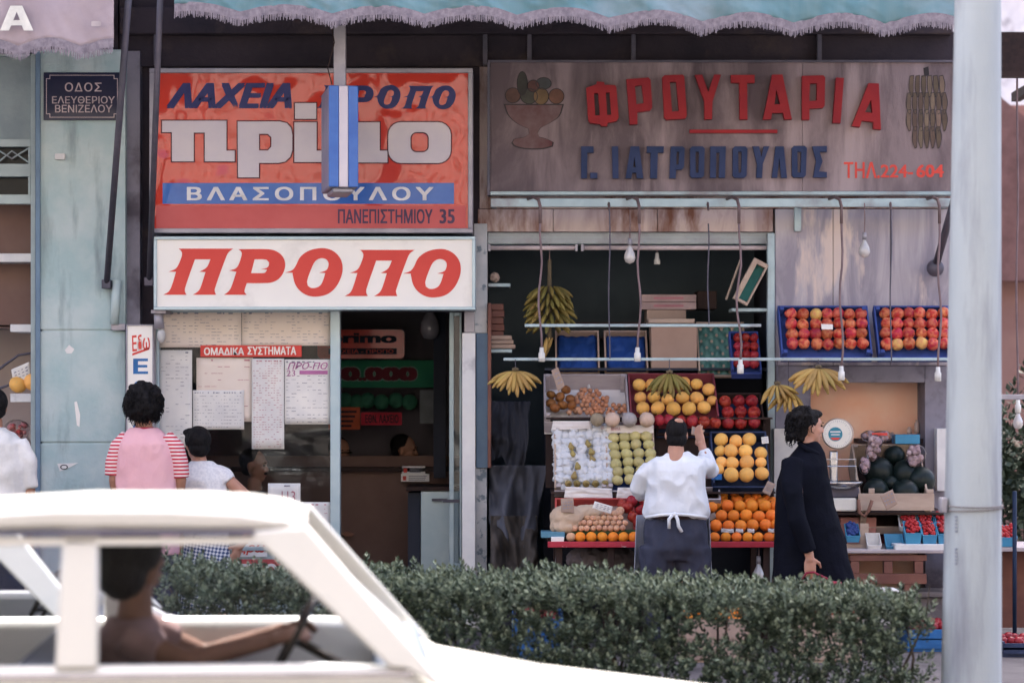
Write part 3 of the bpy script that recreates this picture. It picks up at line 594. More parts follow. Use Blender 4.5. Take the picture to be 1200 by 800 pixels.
# projecting sign hanging from the awning
Y = -1.15
t = thing('projecting_sign', 'narrow blue and white striped box sign seen end on, hanging before the red sign', 'sign', Wp(400,220,Y))
M4 = Matrix.Translation(Wp(402.5,160,Y)) @ Matrix.Rotation(math.radians(10), 4, 'Z')
s_ = S(Y); hw, hh, dp = 17.5*s_, 60*s_, .5
MB().box(-hw, hw, 0, dp, -hh, hh, M4).build('body', mat('grey_box', (.25,.25,.33), .5, (.2,.2,.28), 5), t, bevel=.012)
for a, b, mm in ((-hw+.001, -hw*.32, BLUE), (-hw*.31, hw*.31, PALE), (hw*.32, hw-.001, BLUE)): MB().box(a, b, -.008, .004, -hh+.004, hh-.004, M4).build('stripe', mm, t, bevel=.006)
MB().box(-hw*.7, hw*.7, .02, dp*.8, -hh-.03, -hh, M4).build('bottom_cap', PAL['alugrey'], t, bevel=.01)
MB().pbox(391, 30, 405, 101, Y+.05, .07).build('hanger', PAL['alugrey'], t, bevel=.003)
MB().tube([Wp(389,99,Y+.03), Wp(384,80,Y), Wp(392,50,Y), Wp(388,30,Y)], .004, 5).build('wire', PAL['darkwood'], t)
# ---------------------------------------------------------------- awnings and their arms
def awning(name, label, x0, x1, Yf, ytop, bot, fr, m, mf, nsc, seed):
    """bot(u) photo row of the flap's lower hem, fr fringe length in rows"""
    r = random.Random(seed); t = thing(name, label, 'awning', Wp((x0+x1)/2, ytop, Yf))
    n = max(40, int((x1-x0)/4)); ztop = ZZ(-14, Yf)
    def fl(u, v):
        px = x0+(x1-x0)*u; zb = ZZ(bot(u), Yf); z = zb+(ztop-zb)*v
        w_ = .022*noise.noise(Vector((u*n*.11, v*1.2+seed, seed)))+.012*noise.noise(Vector((u*n*.3+v*3, v*3, seed+4)))
        return Vector((XX(px, Yf), Yf-.02+w_*(1.2-.6*v)+.02*math.sin(u*math.pi*nsc)*(1-v), z))
    MB().grid(n*2, 10, fl).build('flap', m, t, smooth=True, solid=.003)
    X0, X1 = XX(x0, Yf), XX(x1, Yf)
    MB().grid(30, 8, lambda u, v: Vector((X0+(X1-X0)*u, Yf-.02+(-.03-Yf-.02)*v, ztop+(.62*v)-.06*math.sin(v*math.pi)+.02*noise.noise(Vector((u*14, v*2, seed)))))).build('canopy', m, t, smooth=True, solid=.003)
    mb = MB(); k = int((x1-x0)*1.1)
    for i in range(k):
        u = (i+r.uniform(.1,.9))/k; p = fl(u, 0); le = fr*S(Yf)*r.uniform(.75, 1.12); wd = .0032
        q = p+Vector((r.uniform(-.004,.004), -.004+r.uniform(-.004,.004), -le))
        mb.add([p+Vector((-wd,-.004,.008)), p+Vector((wd,-.004,.008)), q+Vector((wd*.7,0,0)), q+Vector((-wd*.7,0,0))], [(0,1,2,3)])
    mb.grid(n*2, 1, lambda u, v: fl(u, 0)+Vector((0,-.004,-fr*S(Yf)*.55+v*(fr*S(Yf)*.55+.012))))
    mb.build('fringe', mf, t, recalc=False)
    MB().cyl((X0, Yf-.0, ztop), (X1, Yf, ztop), .022).build('front_bar', PAL['palemetal'], t, smooth=True)
    return t
TEALC = mat('teal_canvas', (.115,.225,.26), .85, (.15,.255,.285), 3, .6, .15, 120, stretch=(3,1,.4), grime=(.22,.30,.34), gscale=2, gthr=(.5,.7))
LILC = mat('lilac_canvas', (.42,.345,.37), .85, (.34,.28,.31), 3, .5, .15, 120); FRG = mat('grey_fringe', (.29,.255,.29), .9, (.19,.165,.20), 30)
def sc_(u, n, a): return abs(math.sin(u*math.pi*n))*a
aw = awning('canvas_awning', 'long teal canvas awning with scalloped lilac fringe over both shops', 205, 1122, -1.5, 0, lambda u: 15+17*u-11*abs(math.sin(u*math.pi*8.5+.9))+1.5*math.sin(u*11), 15, TEALC, FRG, 18, 2)
al = awning('left_awning', 'pale lilac awning with a white letter at the upper left corner', -260, 134, -1.55, 0, lambda u: 54-9*abs(math.sin(u*17+.4))+3*u, 15, LILC, FRG, 9, 5)
outline('lettering', [[(12,7),(26,7),(39,36),(28,36),(25.5,30),(13,30),(10.5,36),(0,36)],[(19.5,14),(15.5,24),(23.5,24)]], -1.615, mat('white_cloth', (.78,.76,.70), .8), al, smooth=False)
MB().pbox(107, 25, 118, 31, -1.61, .004).build('patch', mat('patch_cloth', (.50,.43,.44), .9), al)
def arm(label, p0, p1, r, ball=0):
    t = thing('awning_strut', label, 'awning strut', p1); MB().cyl(p0, p1, r).build('rod', PAL['darkmetal'], t, smooth=True)
    if ball: MB().ell(p1, ball).build('pivot', PAL['darkmetal'], t, smooth=True)
    else: MB().box(p1.x-.03, p1.x+.03, p1.y-.03, p1.y+.07, p1.z-.03, p1.z+.03).build('pivot', PAL['darkmetal'], t, bevel=.004)
arm('dark steel awning arm crossing the edge of the teal pilaster', Wp(151,-6,-1.45), Wp(125,333,-.16), .022)
arm('thin steel awning arm crossing the left edge of the red sign', Wp(188,-6,-1.45), Wp(175,330,-.12), .02)
arm('steel awning arm with round pivot on the marble near the lamp post', Wp(1128,200,-.75), Wp(1096,314,-.12), .026, .06)
t = thing('wall_bracket', 'teal painted tube bracket on the teal pilaster below the awning arm', 'bracket', Wp(138,385,-.14)); MB().cyl(Wp(137,328,-.14), Wp(134,380,-.14), .03).build('tube', PAL['teal'], t, smooth=True); MB().pbox(130, 379, 147, 387, -.14, .04).build('foot', PAL['alugrey'], t, bevel=.004)
t = thing('wall_lamp', 'small grey wall lamp with clear bulb above the vertical sign', 'lamp', Wp(187,400,-.25)); MB().cyl(Wp(185,364,-.25), Wp(187,385,-.25), .03, .035).build('socket', PAL['alugrey'], t, smooth=True); MB().ell(Wp(189,393,-.25), (.028,.028,.05)).build('bulb', mat('dull_glass', (.5,.5,.5), .1), t, smooth=True); MB().pbox(177, 363, 194, 367, -.3, .3).build('plate', PAL['alugrey'], t)
# scraps on the pilaster
for label, pts in (('small white paper scrap low on the teal pilaster with a dark mark', [(67,543),(92,542),(80,548),(70,552)]), ('white fan shaped paper scrap on the teal pilaster', [(76,410),(81,404),(87,409),(84,414),(78,414)]), ('long white paper scrap on the teal pilaster', [(87,471),(90,470),(94,486),(93,500),(90,498)])):
    t = tag(outline('paper_scrap', [pts], -.103, PW, None, smooth=False), label, 'paper scrap')
    if 'mark' in label: outline('ring_mark', [el(75,547,4.5,3), el(75,547,3.4,2)], -.105, DK, t, smooth=False)
tag(MB().pbox(64, 180, 76, 187, -.13, .03).build('junction_box', PAL['whitepaint'], bevel=.004), 'small square junction box on the teal pilaster under the name plate', 'junction box')
# ---------------------------------------------------------------- fruit stall: crates, fruit, rails, cords
WOOD = mat('crate_wood', (.46,.36,.29), .8, (.36,.27,.22), 3, stretch=(1,1,5), bump=.15); GREYW = mat('grey_crate_wood', (.42,.37,.38), .8, (.32,.28,.30), 3, stretch=(1,1,5), bump=.15)
BLUEP = mat('blue_crate_paper', (.04,.07,.25), .6, (.03,.05,.18), 8, bump=.3); NAVYP = mat('navy_crate_paper', (.018,.026,.06), .5, (.03,.045,.1), 8, bump=.3); MAR = mat('maroon_crate', (.22,.05,.065), .6, (.16,.035,.05), 5)
PAPERW = mat('white_liner', (.74,.70,.68), .8, (.64,.60,.59), 6, bump=.3, bscale=30)
CARD = mat('cardboard', (.40,.30,.25), .85, (.33,.24,.2), 4); TISS = mat('white_tissue', (.72,.73,.76), .8, (.60,.62,.66), 25, bump=.5, bscale=90)
class Pl:
    """a tilted crate mouth: bottom edge nearer than top edge"""
    def __init__(s, x0, x1, yb, yt, Yb, Yt):
        s.O = Wp(x0, yb, Yb); s.w = XX(x1, Yb)-XX(x0, Yb); top = Wp(x0, yt, Yt); top.x = s.O.x; s.h = (top-s.O).length
        s.v = (top-s.O).normalized(); s.u = Vector((1,0,0)); s.n = s.u.cross(s.v).normalized()
        if s.n.y > 0: s.n = -s.n
        s.M = Matrix((( s.u.x, s.v.x, s.n.x, s.O.x), (s.u.y, s.v.y, s.n.y, s.O.y), (s.u.z, s.v.z, s.n.z, s.O.z), (0,0,0,1)))
    def hit(s, px, py, off=0):
        c = Vector((0, CAMY, CH)); d = Vector(((px-600)/K, 1, -(py-HZ)/K)); o = s.O+s.n*off
        return c+d*((o-c).dot(s.n)/d.dot(s.n))
def crate(label, x0, x1, yb, yt, Yb, Yt, m, dep=.10, mw=None, liner=None, name='fruit_crate', low=.7, group=None, blocks=True):
    p = Pl(x0, x1, yb, yt, Yb, Yt); t = thing(name, label, 'crate', p.M @ Vector((p.w/2, 0, -dep)), group); th = .012; w, h = p.w, p.h
    MB().box(0, w, 0, h, -dep, -dep+th, p.M).build('base_board', liner or m, t)
    for a, b in ((0, th), (h-th, h)): MB().box(0, w, a, b, -dep+th+.0005, -dep*(1-low) if a == 0 else 0, p.M).build('side_board', mw or m, t, bevel=.002)
    for a, b in ((0, th), (w-th, w)): MB().box(a, b, th+.0005, h-th-.0005, -dep+th+.0005, 0, p.M).build('end_board', m, t, bevel=.002)
    if blocks:
        for a in (th+.0005, w-th-.03):
            for b in (th+.0005, h-th-.03): MB().box(a, a+.028, b, b+.028, -dep+th+.001, .012, p.M).build('corner_block', mw or m, t, bevel=.002)
    return p
# fruit meshes (one of each kind is built, the rest are copies of it)
def lathe_fruit(name, prof, m, wob=.02, seed=1):
    mb = MB().lathe(prof, (0,0,0), 22); n = Vector((seed*3.1, 1, 2))
    mb.v = [tuple(Vector(v)*(1+wob*noise.noise(Vector(v)*1.3+n))) for v in mb.v]
    o = mb.build(name, m, None, smooth=True); me = o.data
    for v in me.vertices: v.co += WL[o]
    C.objects.unlink(o); bpy.data.objects.remove(o); return me
def ballprof(rx=1, rz=1, dim=.08, n=13):
    return [(rx*max(.0, math.sin(math.pi*k/n)), -rz*math.cos(math.pi*k/n)*(1 if 0 < k < n else 1-dim)) for k in range(n+1)]
OR_ = mat('orange_peel', (.80,.20,.022), .42, (.72,.24,.035), 5, bump=.25, bscale=60, rv=.17, sss=.05); YM = mat('yellow_melon_skin', (.86,.45,.11), .5, (.80,.43,.13), 6, bump=.25, bscale=40, rv=.13, grime=(.66,.42,.16), gscale=3, gthr=(.55,.7))
AP = mat('red_apple_skin', (.36,.02,.025), .3, (.55,.16,.08), 1.3, .75, rv=.25, detail=3); APD = mat('dark_red_apple_skin', (.21,.010,.018), .25, (.33,.035,.03), 1.5, rv=.2, detail=3)
APY = mat('yellow_apple_skin', (.62,.42,.12), .35, (.55,.22,.1), 1.4, rv=.1); APG = mat('pale_green_skin', (.48,.43,.19), .45, (.42,.36,.17), 3, rv=.12, bump=.1)
GAL = mat('netted_melon_skin', (.34,.28,.20), .7, (.27,.22,.16), 12, bump=.4, rv=.1); PE = mat('pear_skin', (.33,.27,.10), .5, (.26,.18,.07), 4, rv=.15); ON = mat('onion_skin', (.42,.19,.10), .35, (.50,.28,.17), 3, rv=.2); PERS = mat('persimmon_skin', (.30,.13,.04), .35, (.16,.06,.02), 1.5, rv=.15)
APR = mat('apricot_skin', (.60,.38,.24), .6, (.55,.28,.19), 2, rv=.12); WM = mat('watermelon_skin', (.006,.011,.012), .35, (.010,.018,.016), 3, rv=.1)
appleprof = [(0,.62),(.12,.66),(.25,.80),(.48,.92),(.75,.80),(.95,.45),(1,.08),(.93,-.35),(.75,-.68),(.5,-.86),(.28,-.88),(.12,-.80),(0,-.76)][::-1]
pearprof = [(0,-.9),(.3,-.95),(.65,-.8),(.85,-.45),(.82,-.1),(.6,.3),(.42,.65),(.34,.95),(.22,1.15),(0,1.18)]
ME = dict(orange=lathe_fruit('orange', ballprof(1,.97), OR_), melon=lathe_fruit('yellow_melon', ballprof(1,.94), YM, .03), oval=lathe_fruit('oval_melon', ballprof(1,1.15), YM, .03), apple=lathe_fruit('red_apple', appleprof, AP, .05), dark=lathe_fruit('dark_apple', appleprof, APD, .05),
 yapple=lathe_fruit('yellow_apple', appleprof, APY, .05), green=lathe_fruit('green_apple', ballprof(1,.93,.14), APG, .05), galp=lathe_fruit('netted_melon', ballprof(1,.98), mat('pink_melon_skin', (.62,.45,.36), .7, (.52,.38,.30), 12, bump=.4), .04), galg=lathe_fruit('netted_melon', ballprof(1,.98), mat('grey_melon_skin', (.40,.37,.38), .7, (.31,.29,.30), 12, bump=.4), .04), gal=lathe_fruit('netted_melon', ballprof(1,.98), GAL, .04), pear=lathe_fruit('pear', pearprof, PE, .06), onion=lathe_fruit('onion', ballprof(1,.9,.2), ON, .05), pers=lathe_fruit('persimmon', ballprof(1,.85,.15), PERS, .05),
 apricot=lathe_fruit('apricot', ballprof(1,.97), APR, .04), wm=lathe_fruit('watermelon', ballprof(1,1.05), WM, .02))
ST_M = mat('fruit_stalk', (.06,.045,.03), .9)
NMS = dict(orange='orange', melon='yellow_melon', oval='yellow_melon', apple='red_apple', dark='red_apple', yapple='yellow_apple', green='green_apple', gal='netted_melon', galp='netted_melon', galg='netted_melon', pear='pear', onion='onion', pers='persimmon', apricot='apricot', wm='watermelon')
def fruit(kind, pos, r, label, group, tilt=None, cat=None):
    o = bpy.data.objects.new(NMS[kind], ME[kind]); C.objects.link(o); o.location = pos
    o.scale = (r, r, r*RN.uniform(.95, 1.03)); e = tilt or (RN.uniform(-.7,.9), RN.uniform(-.7,.7), RN.uniform(0,6.28)); o.rotation_euler = e
    return tag(o, label, cat or NMS[kind].replace('_', ' '), group)
def fruits(kind, pl, lst, label, group, off=-.01, r0=7, push=.55, tilt=False):
    for q in lst:
        x, y = q[:2]; rp = q[2] if len(q) > 2 else r0
        p = pl.hit(x, y, off); r = rp*(p.y-CAMY)/K
        fruit(kind, p+Vector((RN.uniform(-.003,.003), RN.uniform(-.006,.006), RN.uniform(-.002,.003))), r*RN.uniform(.95,1.05), label, group)
# -- stall frame
st = thing('fruit_stall', 'dark wooden stepped fruit stall with a red painted front edge', 'stall', (XX(776,-.7), -.7, 0))
zt_ = ZZ(634.5,-1.06)
MB().box(XX(643,-1.06), XX(911,-1.06), -1.05, -.1, zt_-.03, zt_).build('table_top', PAL['darkwood'], st, bevel=.003)
MB().box(XX(642,-1.08), XX(912,-1.08), -1.08, -1.051, zt_-.035, zt_+.002).build('red_edge', mat('red_edge_paint', (.42,.035,.06), .5, (.36,.03,.05), 8, grime=(.6,.5,.5), gscale=14, gthr=(.64,.7)), st, bevel=.003)
for x in (655, 716, 790, 898):
    for y in (-1.0, -.2): MB().box(XX(x,-1)-.022, XX(x,-1)+.022, y-.02, y+.02, 0, zt_-.0305).build('leg', PAL['darkwood'], st, bevel=.003)
MB().box(XX(646,-.7), XX(909,-.7), -.59, -.57, zt_+.001, ZZ(578,-.67)-.001).box(XX(646,-.7), XX(909,-.7), -.69, -.2, ZZ(578,-.67), ZZ(576,-.67)).build('lower_step', PAL['darkwood'], st)
MB().box(XX(640,-.4), XX(906,-.4), -.24, -.22, ZZ(575,-.67)+.002, ZZ(491,-.35)-.001).box(XX(640,-.4), XX(906,-.4), -.37, .35, ZZ(491,-.35), ZZ(489,-.35)).build('upper_step', PAL['darkwood'], st)
MB().box(XX(638,.3), XX(899,.3), .18, .6, ZZ(434,.2), ZZ(431,.2)).box(XX(638,.3), XX(899,.3), .61, .63, 0.01, ZZ(431,.2)).build('back_step', PAL['roomblack'], st)
# -- crates and fruit
pA = crate('white lined crate of bagged onions at the upper left of the stall', 638, 738, 489, 438, -.36, .05, GREYW, .14, GREYW, PAPERW)
for x, y, r in ((663,456.5,6.3),(656.5,465.5,6.5),(668.5,467,6),(646,462,6),(645.5,472,6),(659,474.5,6),(670,475,5.5),(650,478,6)): fruits('pers', pA, [(x,y,r)], 'brown persimmon heaped at the left end of the white lined crate', 'brown persimmons', -.05)
bag = thing('onion_bag', 'clear bag full of small reddish onions in the white lined crate', 'bag', pA.hit(690,470,-.08), None)
mb = MB(); rr = random.Random(3)
for i in range(95):
    x = 668+(i % 11)*6.3+rr.uniform(-2,2)+(i//11 % 2)*3; y = 483-(i//11)*4.2+rr.uniform(-1,1)
    if (i//11) > (6 if 676 < x < 704 else 4 if x < 716 else 2): continue
    x = min(x, 733); p = pA.hit(x, y, -.07+rr.uniform(-.02,.025)); mb.ell(p, rr.uniform(2.9, 3.5)*S(-.3), None, 12, 8)
mb.build('onions', ON, bag, smooth=True)
mb = MB(); p = pA.hit(690,447,-.07); mb.lathe([(.012,-.05),(.008,0),(.03,.035),(.04,.05)], p, 12); mb.build('bag_neck', TISS, bag, smooth=True)
pB = crate('maroon crate of round yellow melons at the top of the stall', 739, 843, 488, 437, -.36, .05, MAR, .10, MAR, MAR, blocks=False)
fruits('melon', pB, [(749,451.5,7.8),(763.5,450.5,7.8),(783,451,7.5),(801,449.5,8),(816.5,450,7.6),(830.5,456.5,7.7),(750,466,7.8),(766.5,465,8),(782,468,7.8),(799.5,466,8.6),(817,467,8.4),(834,469.5,6.5),(753,478,7.7),(770.5,478,8.7),(789,479,8.5),(807.5,478.5,8.5),(824.5,477.5,7.8)], 'round yellow melon in the maroon crate at the top of the stall', 'yellow melons in the maroon crate', -.02)
for (x, r), lb in zip(((699.5,8),(717.5,9),(737.5,9),(758,9)), ('olive netted melon leftmost of the four above the green apples','large pink beige netted melon second from left above the green apples','grey netted melon third from left above the green apples','pale beige netted melon nearest to the man above the green apples')):
    o = fruit(['gal','galp','galg','galp'][[699.5,717.5,737.5,758].index(x)], Wp(x, 491.5, -.48), r*S(-.46), lb, 'netted melons in a row')
pC = crate('wooden crate of pears wrapped in white tissue', 650, 713, 573, 497, -.67, -.40, WOOD, .10, GREYW, PAPERW)
mb = MB(); bumps = []
for j in range(8):
    for i in range(7):
        x = 653.5+i*9.2+j*.3; y = 503+j*8.3; bumps.append((x, y))
tm = MB(); ball = MB().ell((0,0,0), 1, None, 20, 14); 
ball.v = [tuple(Vector(v)*(1+.36*noise.noise(Vector(v)*1.9)+.2*noise.noise(Vector(v)*4.5))) for v in ball.v]
o0 = ball.build('wrapped_pear', TISS, None, smooth=True); WME = o0.data
for v in WME.vertices: v.co += WL[o0]
C.objects.unlink(o0); bpy.data.objects.remove(o0)
bare = [(669,523),(671,531.5),(689,520),(693,529),(694,537.5),(677,546),(673,557)]
for x, y in bumps:
    if any((x-a)**2+(y-b)**2 < 22 for a, b in bare) or y > 563: continue
    o = bpy.data.objects.new('wrapped_pear', WME); C.objects.link(o); p = pC.hit(x, y, -.035); r = RN.uniform(6.2, 8.0)*S(p.y); o.location = p; o.scale = (r*.95, r, r*1.08); o.rotation_euler = (RN.random()*6, RN.random()*6, RN.random()*6)
    tag(o, 'pear wrapped in white tissue in the wooden crate', 'wrapped pear', 'tissue wrapped pears')
tag(MB().grid(40, 44, lambda u, v: pC.M @ Vector((.02+u*(pC.w-.04), .02+v*(pC.h-.04), -.038+.03*noise.noise(Vector((u*11, v*12, 3)))+.012*noise.noise(Vector((u*30, v*30, 1)))))).build('tissue_sheet', TISS, None, smooth=True, solid=.001), 'crumpled white tissue spread between the wrapped pears', 'tissue')
for x, y in bare: fruit('pear', pC.hit(x, y, .0), 4.6*S(-.5), 'bare olive pear between the white tissue wrapped pears', 'bare pears among the tissue', (RN.uniform(-.5,.3), RN.uniform(-.4,.4), 0))
for x in (666,676,687,698,709): fruit('pear', pC.hit(x, 566, .0), 5*S(-.6), 'olive pear in the bottom row under the tissue wrapped pears', 'pears in the bottom row', (1.3, RN.uniform(-.3,.3), 0))
def sheet(name, label, cat, pts, Y0, m, amp=.006, dy=(0,0), thick=.0012, seed=0, parent=None, rows=None):
    """crumpled paper hung over pixel quad pts (tl,tr,br,bl) at depth Y0 (top) to Y0+dy"""
    def f(u, v):
        a = [pts[0][i]*(1-u)+pts[1][i]*u for i in (0,1)]; b = [pts[3][i]*(1-u)+pts[2][i]*u for i in (0,1)]
        px, py = a[0]*(1-v)+b[0]*v, a[1]*(1-v)+b[1]*v; Y = Y0+dy[0]*v+dy[1]*u
        return Wp(px, py, Y)+Vector((0, amp*noise.noise(Vector((u*4+seed, v*4, seed))), 0))
    o = MB().grid(12, 10, f).build(name, m, parent, smooth=True, solid=thick)
    if label: tag(o, label, cat)
    return o
sheet('paper_apron', 'white paper folded over the front of the wrapped pear crate', 'paper', [(663,570),(717,572),(718,584),(661,583)], -.70, PAPERW, .012)
sheet('paper_apron', 'white paper folded over the front of the green apple crate', 'paper', [(724,571),(748,571),(747,585),(722,584)], -.70, PAPERW, .012, seed=3)
sheet('paper_strip', 'cream paper strip with a brown label along the top of the pear crate', 'paper', [(648,493),(692,493),(694,502),(646,504)], -.43, PAPERW, .006, seed=5)
pD = crate('wooden crate of pale green apples in neat rows', 711, 769, 573, 503, -.67, -.40, WOOD, .10, GREYW, BLUEP)
G4 = [(718.5,513.5),(731.5,512.5),(744.5,510.5),(757.5,511.5),(719,523.5),(732,522.5),(745.5,521),(760,521.5),(720.5,533.5),(734.5,532),(748,531.5),(762,531),(722,543.5),(736,541.5),(749,541.5),(763,541),(723.5,553),(737,552),(751,551.5),(764,551),(724,562.5),(738,561.5),(752,561),(764,560)]
fruits('green', pD, G4, 'pale green apple in the neat rows left of the man in white', 'green apples in rows', -.01, 7.0)
t = thing('white_tray_edge', 'white printed crate end above the green apples', 'crate board', Wp(738,508,-.44)); MB().pbox(711, 498, 766, 507, -.44, .01).build('board', PAPERW, t); text('ΜΗΛΑ', 716, 500, 727, 504.5, -.442, INKR, t)
pR = Pl(812, 900, 505, 455, -.42, -.1)
fruits('dark', pR, [(849.5,471),(865.5,470),(881,470),(853,483.5),(868,483),(883,484),(853,495.5),(868,495.5),(883.5,495)], 'dark red apple in the stacked block under the blue apple crate', 'dark red apples in a block', -.02, 7.6)
fruits('dark', pR, [(838.5,495.5),(825.5,494.5),(811,494),(797,493.5),(784,492.5),(772,492)], 'dark red apple in the row behind the head of the man in white', 'dark red apples in a row', .04, 6.9)
t = crate('shallow dark box under the dark red apples', 770, 897, 499, 460, -.36, -.06, PAL['darkwood'], .10, PAL['darkwood'], NAVYP, low=.35, blocks=False)
pE = crate('dark navy crate of large yellow melons beside the man in white', 836, 903, 567, 505, -.67, -.40, NAVYP, .12, NAVYP, NAVYP, blocks=False)
fruits('melon', pE, [(844.5,515,8),(877.5,515,8),(844,528,7),(856,528,8.5),(873.5,529,8.7),(891.5,530.5,7.8),(845.5,541,7),(858,542,8),(875,542,8.8),(891.5,542,7),(841,550,7.2),(856.5,556,9),(875,556.5,9),(893,555,8.8)], 'large yellow melon in the dark navy crate', 'yellow melons in the navy crate', .0)
fruits('oval', pE, [(862.5,517,7.6)], 'oval yellow melon standing upright in the navy crate', None, .0)
sheet('blue_paper', 'bright blue paper corner under the melons of the navy crate', 'paper', [(834,556),(846,555),(846,562),(834,562)], -.64, mat('bright_blue', (.03,.16,.45), .5), .008, seed=9)
# oranges
pF = Pl(815, 912, 625, 575, -.98, -.62)
sup = crate('low dark box under the heaped oranges', 824, 911, 624, 580, -.97, -.60, PAL['darkwood'], .10, PAL['darkwood'], PAL['darkwood'], low=.2, blocks=False)
fruits('orange', pF, [(847,581.5,6.8),(861,582,6.5),(876,583,6),(886,583,7),(898,585,6.5),(849.5,590,6.5),(865,587,6.5),(879,589,7),(892,588.5,6.5),(905,587.5,6.5),(826,592,5.5),(841,591,6)], 'paler orange at the back of the heap beside the woman in black', 'oranges at the back of the heap', -.055)
fruits('orange', pF, [(834,594.5,6.6),(853,592),(867,593),(881,593),(896,593),(908,593),(845.5,603.5),(860,604),(874.5,603.5),(889,605),(904,604),(839.5,615.5),(853.5,615.5),(868,616),(882.5,615.5),(897,615),(910,615)], 'orange in the front face of the heap beside the woman in black', 'oranges in the heap', 0, 7.3)
for x in (825,837.5,850.5,863,876,888.5,901,910.5): fruit('orange', Wp(x, zt_ and 629.2, -1.0), 6.3*S(-1), 'orange in the front row on the red edge right of the man', 'front row oranges at right')
for x in (680,693,706,718.5,730.5,742.5,755,768,781,794,807): fruit('orange', Wp(x, 629, -1.0), 6.4*S(-1), 'orange in the front row on the red edge left of the man', 'front row oranges at left')
fruit('apricot', Wp(669, 629, -1.0), 5.6*S(-1), 'pale pink fruit at the left end of the front row of oranges', None, cat='fruit')
for i, (a, b) in enumerate(((845,860),(862,871),(876,884),(900,911))):
    sheet('paper_shred', ['long white paper shred','short white paper shred','small white paper shred','broad white paper shred'][i]+' between the orange heap and its front row', 'paper', [(a,619),(b,619.5),(b,624),(a,623)], -1.01, TISS, .01, seed=i)
# apricots sack
t = crate('red painted crate behind the apricots with price cards', 651, 745, 622, 583, -.94, -.72, mat('red_crate_paint', (.42,.07,.06), .6, (.34,.05,.05), 5, stretch=(1,1,6)), .08, None, CARD, low=.2, blocks=False)
t = thing('cream_sack', 'cream cloth sack slumped at the left end of the stall', 'sack', Wp(680,620,-.9))
mb = MB().ell(Wp(664,606,-.90), (20*S(-.9), .10, 15*S(-.9))).ell(Wp(690,600,-.86), (26*S(-.9), .06, 9*S(-.9))).ell(Wp(662,617,-.92), (18*S(-.9), .08, 9*S(-.9)))
blob('cloth', mb, mat('cream_cloth', (.55,.42,.31), .9, (.48,.36,.27), 6, bump=.3), t, .01, 4, .012, (25,25,18))
AL = [(667+k*7.0, 618.5) for k in range(10)]+[(671+k*6.8, 612.5) for k in range(10)]+[(688+k*6.6, 607) for k in range(7)]+[(700+k*6.5, 601.5) for k in range(5)]+[(680,608),(675,605)]
pG = Pl(655, 740, 622, 585, -.99, -.8)
fruits('apricot', pG, AL, 'small cream pink apricot heaped before the cream sack', 'small apricots', 0, 3.7)
for x, y, r in ((727,598.5,5),(722,602,4.6)): fruits('apricot', pG, [(x,y,r)], 'larger pink apricot at the top of the apricot heap', 'larger apricots', .0)
tag(MB().box(XX(668,-.97), XX(745,-.97), -.97, -.9, zt_+.002, ZZ(620.5,-.95)).build('green_liner', mat('green_liner', (.05,.09,.045), .8, (.03,.06,.03), 20, bump=.6), None), 'dark green leafy strip between the apricots and the front oranges', 'liner')
pH = Pl(722, 770, 622, 580, -.97, -.72)
fruits('dark', pH, [(741,587,7),(734.5,594,7),(729,591.5,6),(741.5,605.5,6.5),(748,612.5,6.5),(752,598,7),(755,586,6.5),(757,606,6.5),(762,616,6)], 'red apple in the small heap at the left hip of the man', 'red apples at the hip', 0)
fruits('dark', pF, [(824.5,614,5.6)], 'lone red apple at the right hip of the man beside the oranges', None, .02); fruits('dark', pF, [(822,602,5.5)], 'small red apple above the lone one at the right hip', None, .0)
t = crate('grey wooden box with white paper beside the navy crate', 823, 845, 585, 570, -.7, -.6, GREYW, .10, GREYW, PAPERW, low=1, blocks=False)
# price cards
def card(label, pts, Y, m=CARD, seed=0):
    t = thing('price_card', label, 'price card', Wp((pts[2][0]+pts[3][0])/2, max(p[1] for p in pts), Y)); sheet('card', None, None, pts, Y, m, .004, seed=seed, parent=t, thick=.002)
    mb = MB(); c = [sum(p[i] for p in pts)/4 for i in (0,1)]; ux = ((pts[1][0]-pts[0][0])/2, (pts[1][1]-pts[0][1])/2); vx = ((pts[3][0]-pts[0][0])/2, (pts[3][1]-pts[0][1])/2); r = random.Random(seed)
    for k in (-.5, -.05, .4):
        for a in (-.7, -.3, .1, .5):
            L = r.uniform(.15,.3); q = [(c[0]+ux[0]*s+vx[0]*(k+e), c[1]+ux[1]*s+vx[1]*(k+e)) for s, e in ((a,-.07),(a+L,-.07+r.uniform(-.1,.1)),(a+L,.07),(a,.07))]
            mb.add([Wp(x, y, Y-.0075) for x, y in q], [(0,1,2,3)])
    mb.build('writing', INK, t); return t
card('tall kraft price card leaning at the left of the onion crate', [(646,434),(654,430),(662,452),(654,459)], -.42, CARD, 1)
card('grey square price card at the left of the red crate', [(657,584),(672,583),(673,601),(658,600)], -1.0, CARD, 2)
card('white slanted price card in front of the red crate', [(697,587),(718,593),(716,602),(694,595)], -1.0, PW, 3)
card('kraft price card held up beside the raised hand of the man', [(811,499),(826,504),(822,511),(810,509)], -.75, CARD, 4)
card('pinkish price card stuck among the oranges left of the heap', [(829,603),(838,600),(839,606),(832,610)], -1.06, CARD, 5)
card('grey tilted price card below the navy crate near the woman', [(900,563),(909,567),(902,581),(893,576)], -.98, CARD, 6)
card('small printed card at the right edge of the navy crate', [(892,512),(900,511),(901,519),(893,520)], -.5, PW, 7)
card('kraft price card folded over the watermelon crate end', [(1031,580),(1046,573),(1052,590),(1039,598)], -.95, CARD, 8)
card('handwritten white price card behind the two melons on the white shelf', [(13,433),(34,424),(36,444),(16,449)], .22, PW, 9)
